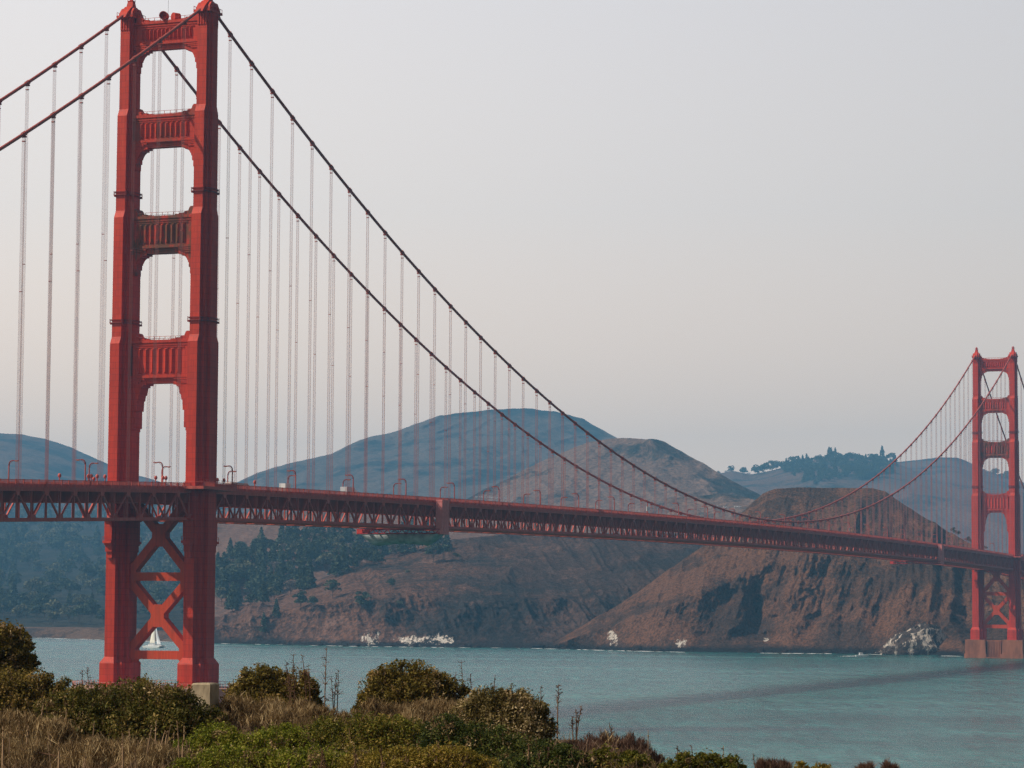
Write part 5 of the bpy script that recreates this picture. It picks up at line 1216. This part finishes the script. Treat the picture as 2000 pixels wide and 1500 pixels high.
WE = [(577, 1275, 60, 'branch', 'thin dark weed rising over the dome bush'), (606, 1276, 60, 'branch', 'slim weed left of the tallest one against the water'), (640, 1260, 59, 'branch', 'tallest slim weed against the water between the dome bushes'), (670, 1304, 60, 'branch', 'arching weed right of the tallest one'), (614, 1294, 59, 'branch', 'short branched weed close beside the slim one'),
      (912, 1285, 60, 'branch', 'hooked thin weed right of the tall olive bush'), (880, 1308, 60, 'branch', 'short weed on the right shoulder of the tall olive bush'), (927, 1312, 58, 'branch', 'fan weed left of the right leaning one'), (965, 1313, 57, 'branch', 'right leaning weed above the flowering bush'), (1013, 1330, 54, 'branch', 'small weed on top of the flowering bush'),
      (1062, 1337, 53, 'branch', 'weed at the right shoulder of the flowering bush'), (1092, 1330, 52, 'branch', 'tall branched brown weed right of the flowering bush'), (1125, 1372, 51, 'branch', 'thin weed over the gap right of the flowering bush'), (1210, 1408, 49, 'branch', 'bare twig weed above the russet bush'), (1268, 1420, 46, 'straw', 'orange brown plume at the right end of the russet bush'),
      (180, 1300, 66, 'branch', 'feathery weed left of the near tower foot'), (168, 1305, 66, 'branch', 'leaning weed left of the feathery one'), (84, 1370, 44, 'straw', 'pale straw stalk tall at the left'), (132, 1378, 43, 'straw', 'pale straw stalk right of the first tall one'), (145, 1400, 42, 'straw', 'straw stalk leaning beside the pair at lower left'),
      (190, 1402, 42, 'straw', 'straw stalk in front of the broad dark bush, left'), (240, 1428, 41, 'straw', 'straw stalk in front of the broad dark bush, middle'), (265, 1418, 41, 'straw', 'thick pale slanting stalk in front of the broad dark bush'), (380, 1440, 38, 'straw', 'lone slanting stalk before the bright green bush'), (55, 1385, 45, 'straw', 'short pale stalk at the far left'),
      (1050, 1448, 37, 'plume', 'pale brown plume standing before the deep green bush'), (1062, 1452, 37, 'plume', 'second brown plume beside the first before the deep green bush'), (1330, 1452, 39, 'plume', 'brown plume at the left of the bottom right greens'), (1378, 1450, 39, 'plume', 'slanting brown plume in the bottom right greens'), (1410, 1450, 39, 'straw', 'feathery plume at the right of the bottom right greens'),
      (1498, 1464, 37, 'plume', 'dark red plume alone at the bottom right'), (1525, 1480, 37, 'plume', 'short dark red plume beside the lone one'), (1565, 1488, 36, 'straw', 'yellow tuft at the bottom edge right'), (1690, 1482, 36, 'plume', 'dark red plume far right at the bottom edge'), (1735, 1488, 36, 'plume', 'tiny brown plume at the far bottom right')]
for i, (u, vt, d, st, lb) in enumerate(WE): weed(u, vt, d, st, lb, 3 if st in ('straw', 'branch') and i % 3 == 0 else 1 if st != 'plume' else 2, seed=i)

rs_ = random.Random(5)
for i in range(44):
    d_ = rs_.uniform(36, 45); weed(rs_.uniform(0, 370) if i < 34 else rs_.uniform(400, 900), rs_.uniform(1400, 1470) if i < 34 else rs_.uniform(1440, 1485), d_, 'straw', 'thin dry straw stalk in the brush along the bottom left' if i < 34 else 'thin dry straw stalk among the low green bushes', 1, 200+i, 0.2)

for i in range(22):
    weed(rs_.uniform(480, 880), rs_.uniform(1452, 1486), rs_.uniform(33, 36), 'plume', 'tan brown seed plume among the low greens along the bottom edge', 2, 300+i, 0.15)

# dry grass carpet
rg = np.random.default_rng(77); n_ = 15000
u = np.concatenate([rg.uniform(-150, 420, n_*2//3), rg.uniform(300, 1300, n_-n_*2//3)]); d = rg.uniform(28, 62, n_)
edge = np.interp(u, [-300, 450, 650, 950, 1130, 1230, 1320], [88, 70, 64, 60, 52, 44, 36]); k = d < edge; u = u[k]; d = d[k]; n_ = len(u)
a = np.arctan((u-1000)/FPX); B = np.stack([CAM[0]+d*np.sin(YAW+a), CAM[1]+d*np.cos(YAW+a), ground_z(d, a)], -1)
hgt = rg.uniform(0.08, 0.30, n_); lean_ = rg.normal(size=(n_, 2))*0.12; th = rg.random(n_)*6.283; wv = 0.006
side = np.stack([np.cos(th), np.sin(th), 0*th], -1)*wv
T = B+np.stack([lean_[:, 0], lean_[:, 1], hgt], -1); Mi = B+np.stack([lean_[:, 0]*0.3, lean_[:, 1]*0.3, hgt*0.55], -1)
V = np.stack([B-side, B+side, Mi+side*0.8, T, Mi-side*0.8], 1).reshape(-1, 3)
F = (np.arange(n_)*5)[:, None]+np.array([0, 1, 2, 3, 4])
M_GRASS = leaf_mat('dry_grass_blades', (0.08, 0.047, 0.026), (0.27, 0.17, 0.09), (0.45, 0.32, 0.19), sc=1.2)
props(link('dry_grass', mesh_np('dry_grass', V, F), M_GRASS), 'dry tan grass covering the bluff between the bushes', 'grass', kind='stuff')

# ---------------------------------------------------------------- haze
hm_, t, _b = new_mat('smoky_air')
t.nodes.remove(_b); pv = N('ShaderNodeVolumePrincipled', t)
pv.inputs['Color'].default_value = (*HAZE_C, 1); pv.inputs['Density'].default_value = HAZE_D; pv.inputs['Anisotropy'].default_value = 0.0
t.links.new(pv.outputs[0], t.nodes['Material Output'].inputs['Volume'])
b = MB(); b.box(-11800, 7800, -4300, 11000, -8, 780); props(b.obj('haze', hm_), kind='stuff')
